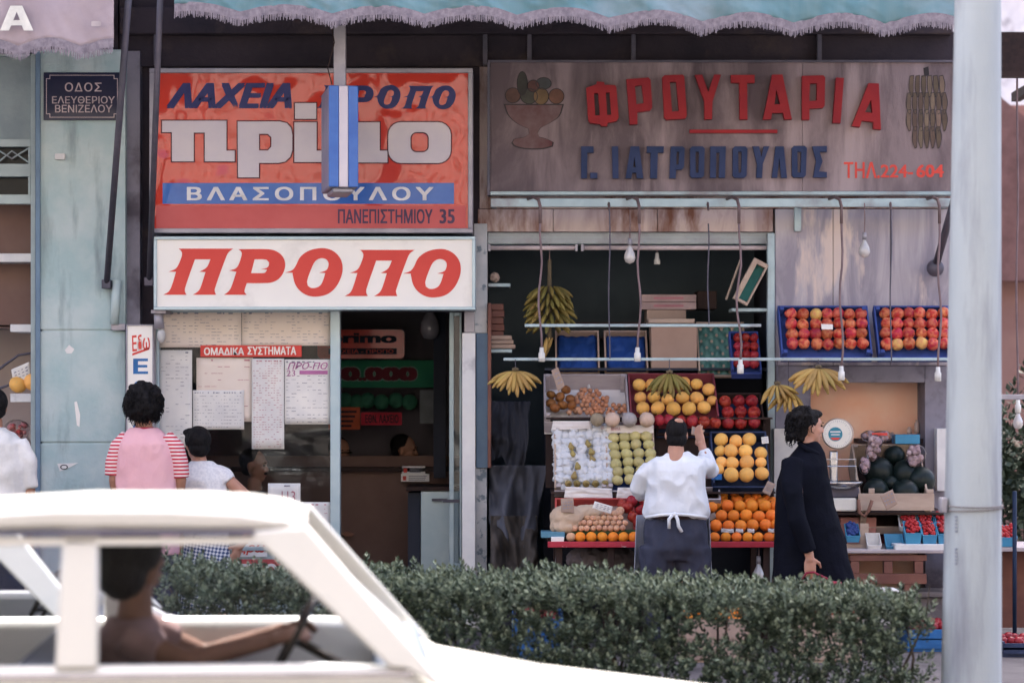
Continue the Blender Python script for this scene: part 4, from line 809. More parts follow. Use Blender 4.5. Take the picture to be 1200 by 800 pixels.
# -- rails, brackets, cords
def rail(label, x0, x1, py, Y, r=.014): 
    t = thing('hanging_rail', label, 'rail', Wp((x0+x1)/2, py, Y)); MB().box(XX(x0,Y), XX(x1,Y), Y, Y+.025, ZZ(py+2,Y), ZZ(py-1.5,Y)).build('bar', PAL['palemetal'], t, bevel=.003)
    for x in (x0+8, x1-8): MB().box(XX(x,Y)-.012, XX(x,Y)+.012, Y+.026, .15 if x < 905 else 0, ZZ(py+1,Y), ZZ(py-1,Y)).build('arm', PAL['alugrey'], t)
rail('upper pale hanging rail across the fruit shop opening', 615, 892, 381, -.42); rail('long lower pale hanging rail above the fruit crates', 590, 1116, 420.5, -.46)
t = thing('awning_rail', 'pale blue steel rail under the fruit shop sign with bent hooks', 'rail', Wp(845,237,-.25))
MB().pbox(575, 232.5, 1118, 242.5, -.28, .04).build('bar', PAL['palemetal'], t, bevel=.004)
for x in (576, 751, 938, 1110): MB().box(XX(x,-.25), XX(x+6,-.25), -.238, .019, ZZ(241,-.25), ZZ(235,-.25)).build('bracket', PAL['palemetal'], t)
MB().pbox(931, 243, 939, 271, -.05, .038).build('plate', PAL['palemetal'], t, bevel=.003)
RUST = mat('rusty_rod', (.16,.11,.11), .6, (.1,.07,.07), 9); CORD = mat('old_cord', (.22,.16,.17), .8)
POR = mat('porcelain', (.72,.71,.68), .25); BULB = mat('bulb_glass', (.62,.6,.6), .06, spec=.8, coat=1)
def cord(px, yend, label, Y=-.72, socket=True, bulb=False, sway=2, hook=True, ytop=255):
    t = thing('pendant_socket', label, 'cord', Wp(px, yend, Y)); m = MB(); r = random.Random(px)
    if hook: m.tube([Wp(px-14,233,-.29), Wp(px-8,231,-.45), Wp(px-2,234,Y+.06), Wp(px,242,Y), Wp(px,262,Y)], .011, 8); m.build('hook', RUST, t, smooth=True); m = MB()
    n = 9; m.tube([Wp(px+(sway*math.sin(k*1.1+px)*min(1,k/3)), ytop+(yend-8-ytop)*k/n, Y) for k in range(n+1)], .0075, 6); m.build('flex', CORD, t, smooth=True)
    q = px+sway*math.sin(n*1.1+px)
    if socket: MB().lathe([(.0,.035),(.014,.034),(.016,.0),(.022,-.002),(.022,-.058),(.016,-.06),(0,-.06)], Wp(q, yend-4, Y), 16).build('socket', POR, t, smooth=True)
    if bulb: MB().lathe([(0,-.06),(.014,-.06),(.016,-.075),(.034,-.115),(.036,-.14),(.026,-.165),(0,-.175)], Wp(q, yend-4, Y), 18).build('bulb', BULB, t, smooth=True)
cord(633, 417, 'brown cord with white socket hanging before the green banana bunch'); cord(749, 417, 'brown cord with white socket hanging above the maroon crate'); cord(866, 431, 'brown cord with white socket hanging before the tilted wooden box', sway=3)
cord(986, 439, 'brown cord with white socket hanging before the left marble slab apples'); cord(1101, 440, 'brown cord with white socket hanging beside the lamp post')
for px, y0, y1, lb in ((714,245,420,'thin dark wire hanging between the two left cords'), (1044,245,425,'thin dark wire hanging between the two marble apple crates'), (830,262,380,'thin dark wire hanging at the right of the loose bulb socket')):
    t = thing('hanging_wire', lb, 'wire', Wp(px, y1, -.5)); MB().tube([Wp(px+.8*math.sin(k), y0+(y1-y0)*k/8, -.5) for k in range(9)], .005, 6).build('wire', PAL['darkmetal'], t); MB().tube([Wp(px-1,240,-.3), Wp(px-.5,238,-.42), Wp(px,246,-.5)], .008).build('hook', RUST, t)
def bulb(label, px, ytop, ysock, Y, r=1.0):
    t = thing('light_bulb', label, 'light bulb', Wp(px, ysock+14, Y)); MB().tube([Wp(px,ytop,Y), Wp(px+.4,(ytop+ysock)/2,Y), Wp(px,ysock,Y)], .004).build('flex', CORD, t)
    MB().lathe([(0,.005),(.014,.004),(.017,-.045),(0,-.045)], Wp(px, ysock, Y), 14).build('socket', PAL['alugrey'], t, smooth=True)
    MB().lathe([(0,-.045),(.013,-.045),(.016,-.06),(.036,-.10),(.041,-.13),(.030,-.158),(0,-.17)], Wp(px, ysock, Y), 18).build('glass', BULB, t, smooth=True)
bulb('clear unlit bulb hanging under the shutter box of the fruit shop', 738, 240, 280, -.2); bulb('clear unlit bulb hanging before the marble slabs', 1013, 238, 273, -.3)
t = thing('empty_socket', 'small pale lamp socket under the shutter tubes without a bulb', 'socket', Wp(770,310,.2)); MB().lathe([(0,.04),(.012,.04),(.016,0),(.022,-.01),(.022,-.04),(0,-.04)], Wp(770,303,.2), 14).build('body', POR, t, smooth=True)
MB().cyl(Wp(770,297,.2), Wp(770,284,.2), .004).build('flex', CORD, t)
for i, (a, b) in enumerate(((572,677),(681,903))):
    t = thing('fluorescent_tube', ['short','long'][i]+' unlit fluorescent tube under the shutter box', 'lamp', Wp((a+b)/2, 291, .02)); MB().cyl(Wp(a+2,290.5,.02), Wp(b-2,290.5,.02), .016).build('tube', mat('tube_glass', (.55,.46,.47), .3), t, smooth=True)
    for x in (a, b-3): MB().pbox(x, 286.3, x+3, 294, .0, .045).build('holder', PAL['alugrey'], t)
for px, lb in ((653.5,'small clear bulb hanging under the left end of the red edge'), (889,'small clear bulb hanging under the right end of the red edge')): bulb(lb, px, 641, 652, -1.0)
# -- bananas
BAN = mat('banana_skin', (.44,.29,.09), .5, (.33,.23,.08), 3, rv=.18, grime=(.12,.08,.03), gscale=5, gthr=(.62,.72)); BANG = mat('green_banana_skin', (.15,.135,.04), .5, (.24,.17,.05), 2, rv=.2, grime=(.08,.07,.03), gscale=5, gthr=(.62,.72)); STEM = mat('banana_stem', (.14,.11,.07), .8)
def banana_mesh(name, m):
    pts = []; rs = []
    for k in range(9):
        t = k/8; a = t*1.15; pts.append((math.sin(a)*.085*1.2-.0, 0, -t*.155)); rs.append([.006,.012,.0165,.0185,.019,.0185,.016,.011,.005][k])
    o = MB().tube(pts, rs, 7).build(name, m, None, smooth=True); me = o.data
    for v in me.vertices: v.co += WL[o]
    bpy.data.objects.remove(o); return me
BME, BMG = banana_mesh('banana', BAN), banana_mesh('banana', BANG)
def hand(label, px, py, Y, n, spread, sc, me=None, wire=None, tilt=0):
    t = thing('banana_hand', label, 'bananas', Wp(px, py, Y), 'banana hands hanging over the stall'); b = Wp(px, py, Y)
    MB().tube([b+Vector((-.02,0,.02)), b+Vector((0,0,.03)), b+Vector((.02,0,.02))], .012).build('stem', STEM, t)
    for row in (0, 1):
        for i in range(n):
            o = bpy.data.objects.new('banana', me or BME); C.objects.link(o); o.parent = t; u = (i/(n-1)-.5)*2
            o.location = (u*.03*sc, -.02*row+.012, .01*row); a = u*spread+tilt
            o.rotation_euler = (RN.uniform(-.1,.1)-.15*row, RN.uniform(-.06,.06)-a, (math.pi/2 if abs(u) < .0 else (0 if u < 0 else math.pi))+RN.uniform(-.5,.5)+math.pi); o.rotation_euler[2] *= 1
            o.rotation_euler = (Matrix.Rotation(-a, 3, 'Y') @ Matrix.Rotation(-math.pi/2+u*1.2, 3, 'Z') @ Matrix.Rotation(RN.uniform(-.1,.1)-.1*row, 3, 'X')).to_euler()
            s = sc*RN.uniform(.9, 1.05)*(1-.1*row); o.scale = (s, s, s)
    if wire: MB().cyl(b+Vector((0,0,.02)), Wp(px, wire, Y), .003, n=5).build('string', PAL['darkmetal'], t)
    return t
hand('yellow banana hand hanging alone at the dark doorway', 604, 437, -.46, 9, .62, 1.0, wire=421)
hand('greenish banana hand hanging over the maroon crate of melons', 784.5, 440, -.46, 8, .36, .95, BMG, wire=421)
hand('small yellow banana hand hanging beside the door post of the stall', 911, 453, -.42, 6, .4, .8, wire=421, tilt=.25)
hand('large yellow banana hand hanging above the woman in black', 959, 434, -.46, 9, .6, 1.1, wire=421)
hand('drooping banana hand lowest beside the woman in black', 924, 462, -.40, 6, .2, .85, wire=421, tilt=-.1)
t = thing('banana_bunch', 'big green banana bunch hanging in the fruit shop opening', 'bananas', Wp(644,335,.1)); b0 = Wp(644,333,.1)
MB().tube([b0+Vector((0,0,.17)), b0, b0+Vector((0,0,-.42))], [.012,.016,.014]).build('stem', STEM, t)
MB().tube([b0+Vector((0,0,.17)), b0+Vector((.0,0,.45))], .004).build('rope', CORD, t)
for j in range(6):
    n = 13 if j < 5 else 9
    for i in range(n):
        a = 6.283*(i+.5*(j % 2))/n; o = bpy.data.objects.new('banana', BMG); C.objects.link(o); o.parent = t
        R_ = [.05,.06,.066,.068,.06,.04][j]; o.location = Vector((math.cos(a)*R_, math.sin(a)*R_, -.005-j*.046))
        o.rotation_euler = (Matrix.Rotation(a, 3, 'Z') @ Matrix.Rotation(-.38+RN.uniform(-.14,.14), 3, 'Y')).to_euler(); s = RN.uniform(.72,.85); o.scale = (s, s, s)
for q in range(3):
    o = bpy.data.objects.new('banana', BME); C.objects.link(o); o.parent = t; o.location = (-.02+.02*q, -.02, -.36); o.rotation_euler = (.2, .2*q-.2, RN.uniform(0,6)); o.scale = (.8,)*3
# -- marble apple crates
lb = 'red apple in the left blue lined crate under the marble slabs'; lb2 = 'red apple in the right blue lined crate under the marble slabs'
pL = crate('left blue lined crate of red apples tilted under the marble slabs', 916, 1023, 416, 358, -.40, -.16, BLUEP, .08, BLUEP, BLUEP, low=.6)
pN = crate('right blue lined crate of red apples tilted beside the lamp post', 1030, 1122, 416, 358, -.40, -.16, BLUEP, .08, BLUEP, BLUEP, low=.6)
for j, y in enumerate((368.5,380,391.5,403)):
    for i, x in enumerate((927,941,955,968.5,982,995.5,1009)):
        if (i, j) == (2, 0): fruits('yapple', pL, [(x+1,y)], 'golden apple among the red ones in the top row of the left crate', None, -.015, 7.1)
        else: fruits('apple', pL, [(x+j*.5+RN.uniform(-.7,.7), y+RN.uniform(-.7,.7))], lb, 'apples in the left blue crate', -.015, 7.1)
    for i, x in enumerate((1038,1051,1064.5,1078,1092,1106,1117)):
        k = 'yapple' if (i, j) in ((1,3),(3,3)) else 'apple'
        fruits(k, pN, [(x+j*.3+RN.uniform(-.7,.7), y+RN.uniform(-.7,.7))], {'yapple': 'golden apple in the bottom row of the right blue crate'}.get(k, lb2), {'yapple': 'golden apples in the right crate'}.get(k, 'apples in the right blue crate'), -.015, 7.2)
sheet('white_label', 'small white label stuck over an apple in the left blue crate', 'label', [(962,379.5),(976,380),(976,386),(963,386)], -.42, PW, .003)
pS = crate('blue crate of dark apples hanging steeply at the right post of the opening', 858, 893, 434, 388, -.2, .06, BLUEP, .08, BLUEP, BLUEP, low=.6, blocks=False)
fruits('dark', pS, [(865+i*9.5, 396+j*10) for i in range(3) for j in range(4)], 'dark red apple in the steep blue crate beside the door post', 'apples in the steep blue crate', -.01, 5.6)
# -- things on the shelves in the opening
tarp = mat('blue_film', (.02,.06,.24), .4, (.01,.035,.14), 6, bump=.5, bscale=25)
for i, (a, b) in enumerate(((651,703),(709,760))):
    p = crate(['left','right'][i]+' crate with blue film leaning at the back of the opening', a, b, 432, 387, .2, .42, CARD, .08, CARD, tarp, low=.4, blocks=False, name='lined_crate')
    t = thing('blue_film', ['left','right'][i]+' crumpled blue film spread over the leaning crate', 'film', p.O); MB().grid(14, 12, lambda u, v: p.M @ Vector((.02+u*(p.w-.04), .02+v*(p.h-.05), -.03+.025*noise.noise(Vector((u*5+i*7, v*5, i)))))).build('film', tarp, t, smooth=True, solid=.001)
t = thing('brown_paper_box', 'brown paper wrapped box in the middle of the opening shelf', 'box', Wp(788,434,.2)); MB().pbox(763, 379, 817, 434, .2, .25).build('carton', mat('kraft_paper', (.36,.25,.20), .85, (.30,.2,.16), 2.5, bump=.4, bscale=8), t, bevel=.006); MB().pbox(760, 373.5, 814, 378.5, .16, .28).build('lath', WOOD, t, bevel=.003)
p = crate('crate with green foil leaning right of the brown paper box', 819, 876, 436, 377, .15, .4, WOOD, .07, WOOD, None, low=.3, name='lined_crate', blocks=False)
t = thing('green_foil', 'bumpy green foil tray liner in the leaning crate', 'foil', p.O)
gm = mat('green_foil', (.05,.15,.13), .35, (.10,.22,.2), 6)
MB().grid(48, 40, lambda u, v: p.M @ Vector((.015+u*(p.w-.03), .015+v*(p.h-.03), -.05+.012*math.sin(u*26)*math.sin(v*24)))).build('foil', gm, t, smooth=True)
for i, (a, b, c, d) in enumerate(((752,345,816,353.5),(752,354,816,362.5))):
    t = thing('white_carton', ['upper','lower'][i]+' white carton with faint red print on the back boxes', 'carton', Wp(784,d,.6)); MB().pbox(a, b, c, d, .6, .3).build('carton', mat('pale_carton', (.46,.34,.34), .8), t, bevel=.003); MB().pbox(766, b+3, 801, b+5.5, .598, .003).build('red_print', INKR, t)
t = thing('brown_carton', 'brown carton under the two white cartons in the opening', 'carton', Wp(782,377,.6)); MB().pbox(758, 363, 804, 377, .6, .3).build('carton', CARD, t, bevel=.003)
t = thing('dark_carton', 'dark carton behind the white cartons', 'carton', Wp(826,362,.7)); MB().pbox(817, 341, 840, 362, .66, .3).build('carton', PAL['darkwood'], t, bevel=.003)
tag(MB().pbox(642, 377.5, 850, 381, .55, .5).build('back_shelf', PAL['darkwood']), 'dark shelf board carrying the cartons in the opening', 'shelf')
# tilted box
t = thing('tilted_box', 'small wooden box with green lining tilted on its corner at the right of the opening', 'box', Wp(878,357,-.1))
Mx = Matrix.Translation(Wp(880,330,-.1)) @ Matrix.Rotation(math.radians(28), 4, 'Y'); a_, b_ = 9.5*S(-.1), 27*S(-.1)
MB().box(-a_, a_, .06, .07, -b_, b_, Mx).build('base_board', mat('green_lining', (.03,.16,.15), .6), t)
for q in ((-a_, -a_+.035, -b_, b_), (a_-.012, a_, -b_, b_), (-a_+.0355, a_-.0125, -b_, -b_+.02), (-a_+.0355, a_-.0125, b_-.03, b_)): MB().box(q[0], q[1], 0, .06, q[2], q[3], Mx).build('side_board', WOOD, t, bevel=.002)
tag(MB().tube([Wp(851,351,.1), Wp(868,304,.1)], .008).build('wooden_lath', WOOD), 'thin wooden lath leaning beside the tilted box', 'lath')
tag(MB().pbox(858, 361, 899, 365, .02, .25).build('small_shelf', PAL['palemetal'], bevel=.003), 'small pale metal shelf beside the right door post', 'shelf')
for i, py in enumerate((332,409)): tag(MB().pbox(572, py, [598,600][i], py+4, .12, .3).build('small_shelf', PAL['palemetal'], bevel=.003), ['upper','lower'][i]+' small pale metal shelf at the left of the opening', 'shelf')
t = thing('paper_bag', 'crumpled brown paper bag on the upper small shelf', 'bag', Wp(580,332,.2)); blob('paper', MB().ell(Wp(580,325,.2), (.035,.04,.035)), CARD, t, .008, 2, .012, (40,40,40))
for i in range(5): tag(MB().pbox(573, 356+i*8, 588+i % 2+2, 363.4+i*8, .15, .25).build('dark_box', PAL['redwood'], bevel=.003), 'dark brown box in the stack at the left door edge', 'box', 'dark box stack')
for i in range(3): tag(MB().pbox(573, 393+i*5.2, 600+2*i, 397.8+i*5.2, .13, .25).build('folded_sacking', CARD, bevel=.006), 'folded tan cardboard layer on the lower small shelf', 'cardboard', 'tan cardboard layers')
# draped dark tarpaulins in the doorway at left
def drape(label, x0, x1, y0, y1, Y, col, seed, amp=.06):
    m = mat('grey_tarpaulin', col, .85, tuple(c*.7 for c in col), 3, bump=.2); t = thing('tarpaulin', label, 'tarpaulin', Wp((x0+x1)/2, y1, Y))
    MB().grid(30, 30, lambda u, v: Wp(x0+(x1-x0)*u*(1-.2*v*math.sin(seed))+(5*noise.noise(Vector((v*3,seed,u)))*u if u > .3 else 0), y0+(y1-y0)*v*(1-.18*math.sin(u*3+seed)+.16*noise.noise(Vector((u*4,seed*3,0)))), Y+1.6*amp*noise.noise(Vector((u*4+seed, v*1.6, seed)))-.12*v+.05*noise.noise(Vector((u*9, v*4, seed))))).build('cloth', m, t, smooth=True, solid=.003)
drape('dark grey tarpaulin hanging high in the doorway of the fruit shop', 573, 622, 470, 552, .25, (.05,.055,.075), 1.0)
drape('grey tarpaulin draped lower over the heap in the doorway', 573, 640, 545, 632, .05, (.09,.095,.12), 2.2, .1)
drape('brownish tarpaulin fold lowest on the heap in the doorway', 575, 630, 604, 665, -.1, (.075,.065,.06), 3.1, .09)
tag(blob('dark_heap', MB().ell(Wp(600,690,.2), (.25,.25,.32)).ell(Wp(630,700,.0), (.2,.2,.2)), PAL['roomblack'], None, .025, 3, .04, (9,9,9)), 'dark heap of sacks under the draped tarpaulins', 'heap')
tag(blob('grey_sack', MB().ell(Wp(705,655,-.55), (.24,.2,.10)).ell(Wp(730,668,-.5), (.2,.2,.1)), mat('grey_sacking', (.17,.14,.14), .9, (.12,.1,.11), 4, bump=.3), None, .014, 3, .03, (14,14,18)), 'grey brown sack lying under the stall table', 'sack')
tag(blob('grey_sack', MB().ell(Wp(736,680,-.8), (.12,.12,.09)), mat('pale_sacking', (.26,.21,.21), .9, bump=.3), None, .012, 3, .02, (14,14,18)), 'small paler sack in front of the table leg at the apron', 'sack')
for i, (a, b, c, d, m) in enumerate(((634,623,662,630,mat('blue_tray', (.10,.25,.36), .5)), (646,629,661,636,PW))): tag(MB().pbox(a, b, c, d, -1.0-.05*i, .2).build('small_tray', m, bevel=.004), ['flat blue tray','small white tray'][i]+' at the left end of the red edge', 'tray')
# crates on the pavement behind the hedge
def ground_crate(label, x0, x1, ytop, Y, m, content, lab2, cat2, cm, n=60):
    zt = ZZ(ytop, Y); X0, X1 = XX(x0,Y), XX(x1,Y); t = thing('ground_crate', label, 'crate', ((X0+X1)/2, Y, 0))
    for z0 in (.02, zt*.5): MB().box(X0, X1, Y, Y+.012, z0, z0+zt*.42).build('front_slat', m, t); 
    MB().box(X0, X1, Y+.4, Y+.412, .0, zt).box(X0, X0+.012, Y+.0125, Y+.3995, 0, zt).box(X1-.012, X1, Y+.0125, Y+.3995, 0, zt).box(X0+.0125, X1-.0125, Y+.0125, Y+.3995, 0, .02).build('sides', m, t)
    mb = MB(); r = random.Random(x0)
    for i in range(n): mb.ell((r.uniform(X0+.04, X1-.04), r.uniform(Y+.04, Y+.37), zt-.03+r.uniform(-.03,.035)), r.uniform(.022,.034), None, 10, 7)
    tag(mb.build(content, cm, None, smooth=True), lab2, cat2, None, 'stuff')
TOM = mat('tomato_skin', (.55,.03,.025), .3, (.42,.05,.03), 5); CH_ = mat('cherry_skin', (.16,.012,.02), .25, (.25,.02,.03), 9)
ground_crate('blue crate of dark cherries on the pavement beside the lamp post', 1064, 1122, 735, -1.3, mat('blue_crate', (.03,.14,.38), .5), 'cherry_heap', 'heap of dark red cherries in the blue pavement crate', 'cherries', CH_, 140)
ground_crate('wooden crate of tomatoes on the pavement behind the hedge', 930, 1010, 715, -1.9, WOOD, 'tomato_heap', 'heap of red tomatoes in the wooden pavement crate', 'tomatoes', TOM)
ground_crate('orange wooden crate on the pavement under the stall table', 800, 880, 720, -1.9, CARD, 'peach_heap', 'heap of peaches seen through gaps in the hedge', 'peaches', OR_)
ground_crate('bright blue crate on the pavement below the dark doorway', 600, 660, 720, -1.9, mat('bright_blue_crate', (.02,.10,.30), .6), 'plum_heap', 'heap of dark plums in the bright blue crate', 'plums', CH_)
# -- right counter
co = thing('wooden_counter', 'weathered wooden counter with pallet front at the right of the stall', 'counter', (XX(1050,-.7), -.7, 0)); Yc = -.85
MB().box(XX(985,Yc), XX(1125,Yc), Yc, .25, ZZ(648,Yc), ZZ(644,Yc)).build('top', GREYW, co, bevel=.004)
MB().pbox(996, 650, 1086, 657, Yc+.02, .03).pbox(996, 672, 1086, 684, Yc+.02, .03).build('pallet_board', PAL['redwood'], co, bevel=.003)
for x in (997, 1036, 1072): MB().pbox(x, 657.3, x+10, 671.7, Yc+.021, .06).build('block', PAL['redwood'], co, bevel=.003)
for a in (1060, 1000): MB().pbox(a, 684.3, a+11, 700, Yc+.02, .06).build('leg', PAL['redwood'], co)
MB().box(XX(975,-.5), XX(1112,-.5), -.62, .25, ZZ(603,-.6), ZZ(600,-.6)).build('upper_shelf', PAL['darkwood'], co, bevel=.003)
MB().box(XX(990,-.5), XX(1100,-.5), -.2, -.18, ZZ(644,-.85)+.001, ZZ(604,-.6)).build('back_board', mat('dark_red_board', (.12,.02,.025), .7), co)
for i, (a, b) in enumerate(((907,950),(1098,1113))): bpart('white_panel', MB().pbox(a, 502, b, [585,575][i], -.12, .1), 'whitepaint', .003)
# scale
t = thing('shop_scale', 'white dial shop scale with steel pan on the counter', 'scale', Wp(983,600,-.45)); Y = -.42
SCW = mat('scale_enamel', (.70,.68,.62), .3, (.62,.6,.55), 4); CHR = mat('steel', (.5,.5,.52), .25, metal=.9)
MB().lathe([(0,.035),(.098,.035),(.104,.03),(.104,-.02),(0,-.02)], Wp(981.5,508,Y), 40, Matrix.Rotation(math.pi/2, 3, 'X')).build('dial_case', mat('scale_rim', (.45,.38,.33), .4, metal=.3), t, smooth=True)
MB().lathe([(0,.002),(.096,.002),(.096,-.002),(0,-.002)], Wp(981.5,508,Y-.038), 40, Matrix.Rotation(math.pi/2, 3, 'X')).build('dial_face', SCW, t)
outline('dial_emblem', [el(979,508.5,8.3,8.3,28)], Y-.0425, mat('teal_emblem', (.05,.24,.33), .5), t, smooth=False); outline('dial_emblem', [[(973,512.5),(985,512.5),(982,515.3),(976,515.3)]], Y-.0445, REDL, t, smooth=False); MB().pbox(973, 505, 985, 506.5, Y-.0445, .001).pbox(974, 508.5, 984, 509.6, Y-.0445, .001).build('dial_print', PW, t)
mb = MB()
for k in range(40):
    a = 6.283*k/40; c = Wp(981.5,508,Y-.0408); u = Vector((math.cos(a),0,math.sin(a))); v = Vector((-math.sin(a),0,math.cos(a)))*.0012; L = .018 if k % 5 == 0 else .009
    mb.add([c+u*.09+v, c+u*.09-v, c+u*(.09-L)-v, c+u*(.09-L)+v], [(0,1,2,3)])
mb.build('dial_marks', INK, t)
MB().pbox(973, 528, 982, 566, Y, .06).build('column', CHR, t, bevel=.01)
MB().tube([Wp(959,562,Y-.14), Wp(959,538,Y-.14), Wp(1003,538,Y-.14), Wp(1003,562,Y-.14)], .004).tube([Wp(959,546,Y-.14), Wp(1003,546,Y-.14)], .004).build('pan_frame', CHR, t)
MB().lathe([(0,-.045),(.11,-.045),(.135,-.02),(.15,0),(.146,.002),(.13,-.018),(.105,-.038),(0,-.038)], Wp(985,564,Y-.14), 32).build('pan', CHR, t, smooth=True)
MB().pbox(964, 571, 1007, 583, Y-.2, .34).build('body', PAL['darkmetal'], t, bevel=.01); MB().pbox(968, 583.3, 1004, 599, Y-.22, .34).build('plinth', SCW, t, bevel=.012)
# watermelon crate
crate('wooden crate full of dark watermelons on the right counter', 1010, 1092, 600, 520, -.60, -.12, WOOD, .22, WOOD, PAL['darkwood'], low=.35)
TC = [o for o in C.objects if o.get('label') == 'wooden crate full of dark watermelons on the right counter'][0]
pW = Pl(1010, 1092, 600, 520, -.60, -.12)
MB().pbox(1006, 578, 1095, 598, -.66, .02).pbox(1018, 572, 1025, 577.8, -.66, .02).pbox(1086, 573, 1094, 577.8, -.66, .02).build('front_board', WOOD, TC, bevel=.003)
for i, (x, y, r) in enumerate(((1030,553,17.5),(1061,555,16.5),(1079,563,17),(1026,575,15),(1061,577,16),(1044,566,9),(1048,534,12.5))):
    fruit('wm', pW.hit(x, y, -.05), r*S(-.35), ['large dark watermelon at the left of the crate','dark watermelon in the middle of the crate','dark watermelon against the right side of the crate','dark watermelon low behind the pale crate end','scuffed watermelon behind the folded price card','small dark fruit gap filler between the watermelons','cut watermelon at the top of the crate'][i].replace('fruit gap filler', 'watermelon'), 'watermelons in the crate')
NET = mat('garlic_skin', (.46,.36,.37), .7, (.36,.26,.28), 5, bump=.3, bscale=30)
def netbag(label, items, Y, m=NET, name='garlic_bag', cat='net bag', red=None):
    t = thing(name, label, cat, Wp(items[0][0], items[0][1]+8, Y)); mb = MB(); r = random.Random(items[0][0])
    for x, y, rx, ry in items:
        for k in range(16): a = r.random()*6.283; q = math.sqrt(r.random()); mb.ell(Wp(x+rx*q*math.cos(a), y+ry*q*math.sin(a), Y+r.uniform(-.03,.03)), r.uniform(2.6,3.8)*S(Y), None, 10, 7)
    mb.build('bulbs', m, t, smooth=True)
    mb = MB()
    for x, y, rx, ry in items: mb.ell(Wp(x,y,Y), ((rx+3)*S(Y), .05, (ry+3)*S(Y)))
    blob('net', mb, glass('net_film', (.9,.86,.88), .05, .3), t, .014, 2, .01, (35,35,35))
    if red: MB().pbox(*red, Y-.055, .01).build('red_label', REDL, t)
netbag('bag of garlic standing left of the cut watermelon', [(1023,527,6,10),(1026,517,6,5)], -.32); netbag('bag of garlic right of the cut watermelon', [(1074,532,9,9),(1070,540,6,5)], -.32)
netbag('flat bag of garlic with red label on the crate top', [(1020,511,9,4),(1034,511,9,4)], -.2, red=(1022,507,1040,510)); netbag('loose bag of pale bulbs left of the watermelons', [(1013,545,4,8)], -.4)
def basket(label, x0, x1, yt, yb, Y, m, group=None, berries=None, bl=None):
    X0, X1, Z0, Z1 = XX(x0,Y), XX(x1,Y), ZZ(yb,Y), ZZ(yt,Y); t = thing('punnet', label, 'punnet', ((X0+X1)/2, Y+.05, Z0), group); d = .10; e = .008
    lo = [(X0+e,Y+.01,Z0),(X1-e,Y+.01,Z0),(X1-e,Y+d-.01,Z0),(X0+e,Y+d-.01,Z0)]; hi = [(X0,Y,Z1-.045),(X1,Y,Z1-.045),(X1,Y+d,Z1+.03),(X0,Y+d,Z1+.03)]
    MB().add(lo+hi, [(0,1,2,3),(0,4,5,1),(1,5,6,2),(2,6,7,3),(3,7,4,0)]).build('tray', m, t, solid=.004); MB().tube([hi[0],hi[1],hi[2],hi[3],hi[0]], .004, 6).build('rim', m, t)
    if berries:
        mb = MB(); r = random.Random(int(x0))
        for i in range(44):
            q = r.random(); mb.ell((r.uniform(X0+.012,X1-.012), Y+.012+(d-.024)*q, Z1-.042+.07*q+r.uniform(-.006,.016)), (r.uniform(.010,.014),)*3, None, 10, 7)
        tag(mb.build('strawberry_heap', berries, None, smooth=True), bl, 'strawberries', None, 'stuff')
BB = mat('blue_punnet', (.06,.26,.42), .45, (.05,.2,.36), 6, bump=.2); WB = mat('white_punnet', (.66,.65,.64), .5); SB = mat('strawberry_skin', (.40,.025,.03), .35, (.28,.02,.025), 20, bump=.3, bscale=90)
basket('left blue punnet of strawberries on the white ledge', 1061, 1080, 617, 637, -.80, BB, None, SB, 'strawberries heaped in the left blue punnet on the ledge'); basket('middle blue punnet of strawberries on the white ledge', 1081.5, 1098, 619, 638, -.80, BB, None, SB, 'strawberries heaped in the middle blue punnet on the ledge'); basket('right blue punnet of strawberries half behind the lamp post', 1099.5, 1118, 618, 637, -.80, BB, None, SB, 'strawberries heaped in the punnet half behind the lamp post')
basket('white punnet of strawberries behind the blue ones', 1055, 1075, 609, 622, -.66, WB, None, SB, 'strawberries in the white punnet behind the blue ones'); basket('small blue punnet behind the middle strawberries', 1078, 1096, 609, 622, -.66, BB, None, SB, 'strawberries in the small blue punnet at the back'); basket('back right blue punnet of strawberries near the white panel', 1097.5, 1116, 607, 620, -.66, BB, None, SB, 'strawberries in the back right punnet near the white panel')
basket('low blue punnet with dark plums beside the black coat', 992, 1008, 620, 635, -.72, BB, None, mat('plum_skin', (.03,.06,.22), .4), 'dark blue plums in the low punnet beside the black coat')
basket('empty white punnet on the wooden counter', 1017, 1033, 631, 645, -.78, WB); basket('empty bright blue punnet on the wooden counter', 1039, 1060, 632, 645, -.78, BB)
tag(MB().pbox(1049, 637.5, 1122, 646, -.84, .18).build('white_ledge', PAL['whitepaint'], bevel=.004), 'white painted ledge board under the strawberry punnets', 'ledge')
tag(MB().pbox(1058, 604, 1098, 609, -.52, .2).build('carton_cover', PAPERW, bevel=.004), 'white carton lid behind the strawberry punnets', 'lid')
t = thing('pink_carton', 'pink cardboard carton under the scale beside the black coat', 'carton', Wp(1004,645,-.6)); MB().pbox(985, 606, 1027, 643, -.5, .2).build('carton', mat('pink_card', (.46,.22,.19), .8, (.40,.18,.16), 3), t, bevel=.003); MB().pbox(1008, 613, 1018, 645, -.68, .012).build('end_board', WOOD, t); MB().pbox(985, 637, 1008, 645, -.68, .012).build('front_board', WOOD, t)
t = thing('blue_carton', 'small blue carton on top of the watermelon crate', 'carton', Wp(1064,520,-.15)); MB().pbox(1049, 509, 1078, 520, -.16, .14).build('carton', BB, t, bevel=.003)
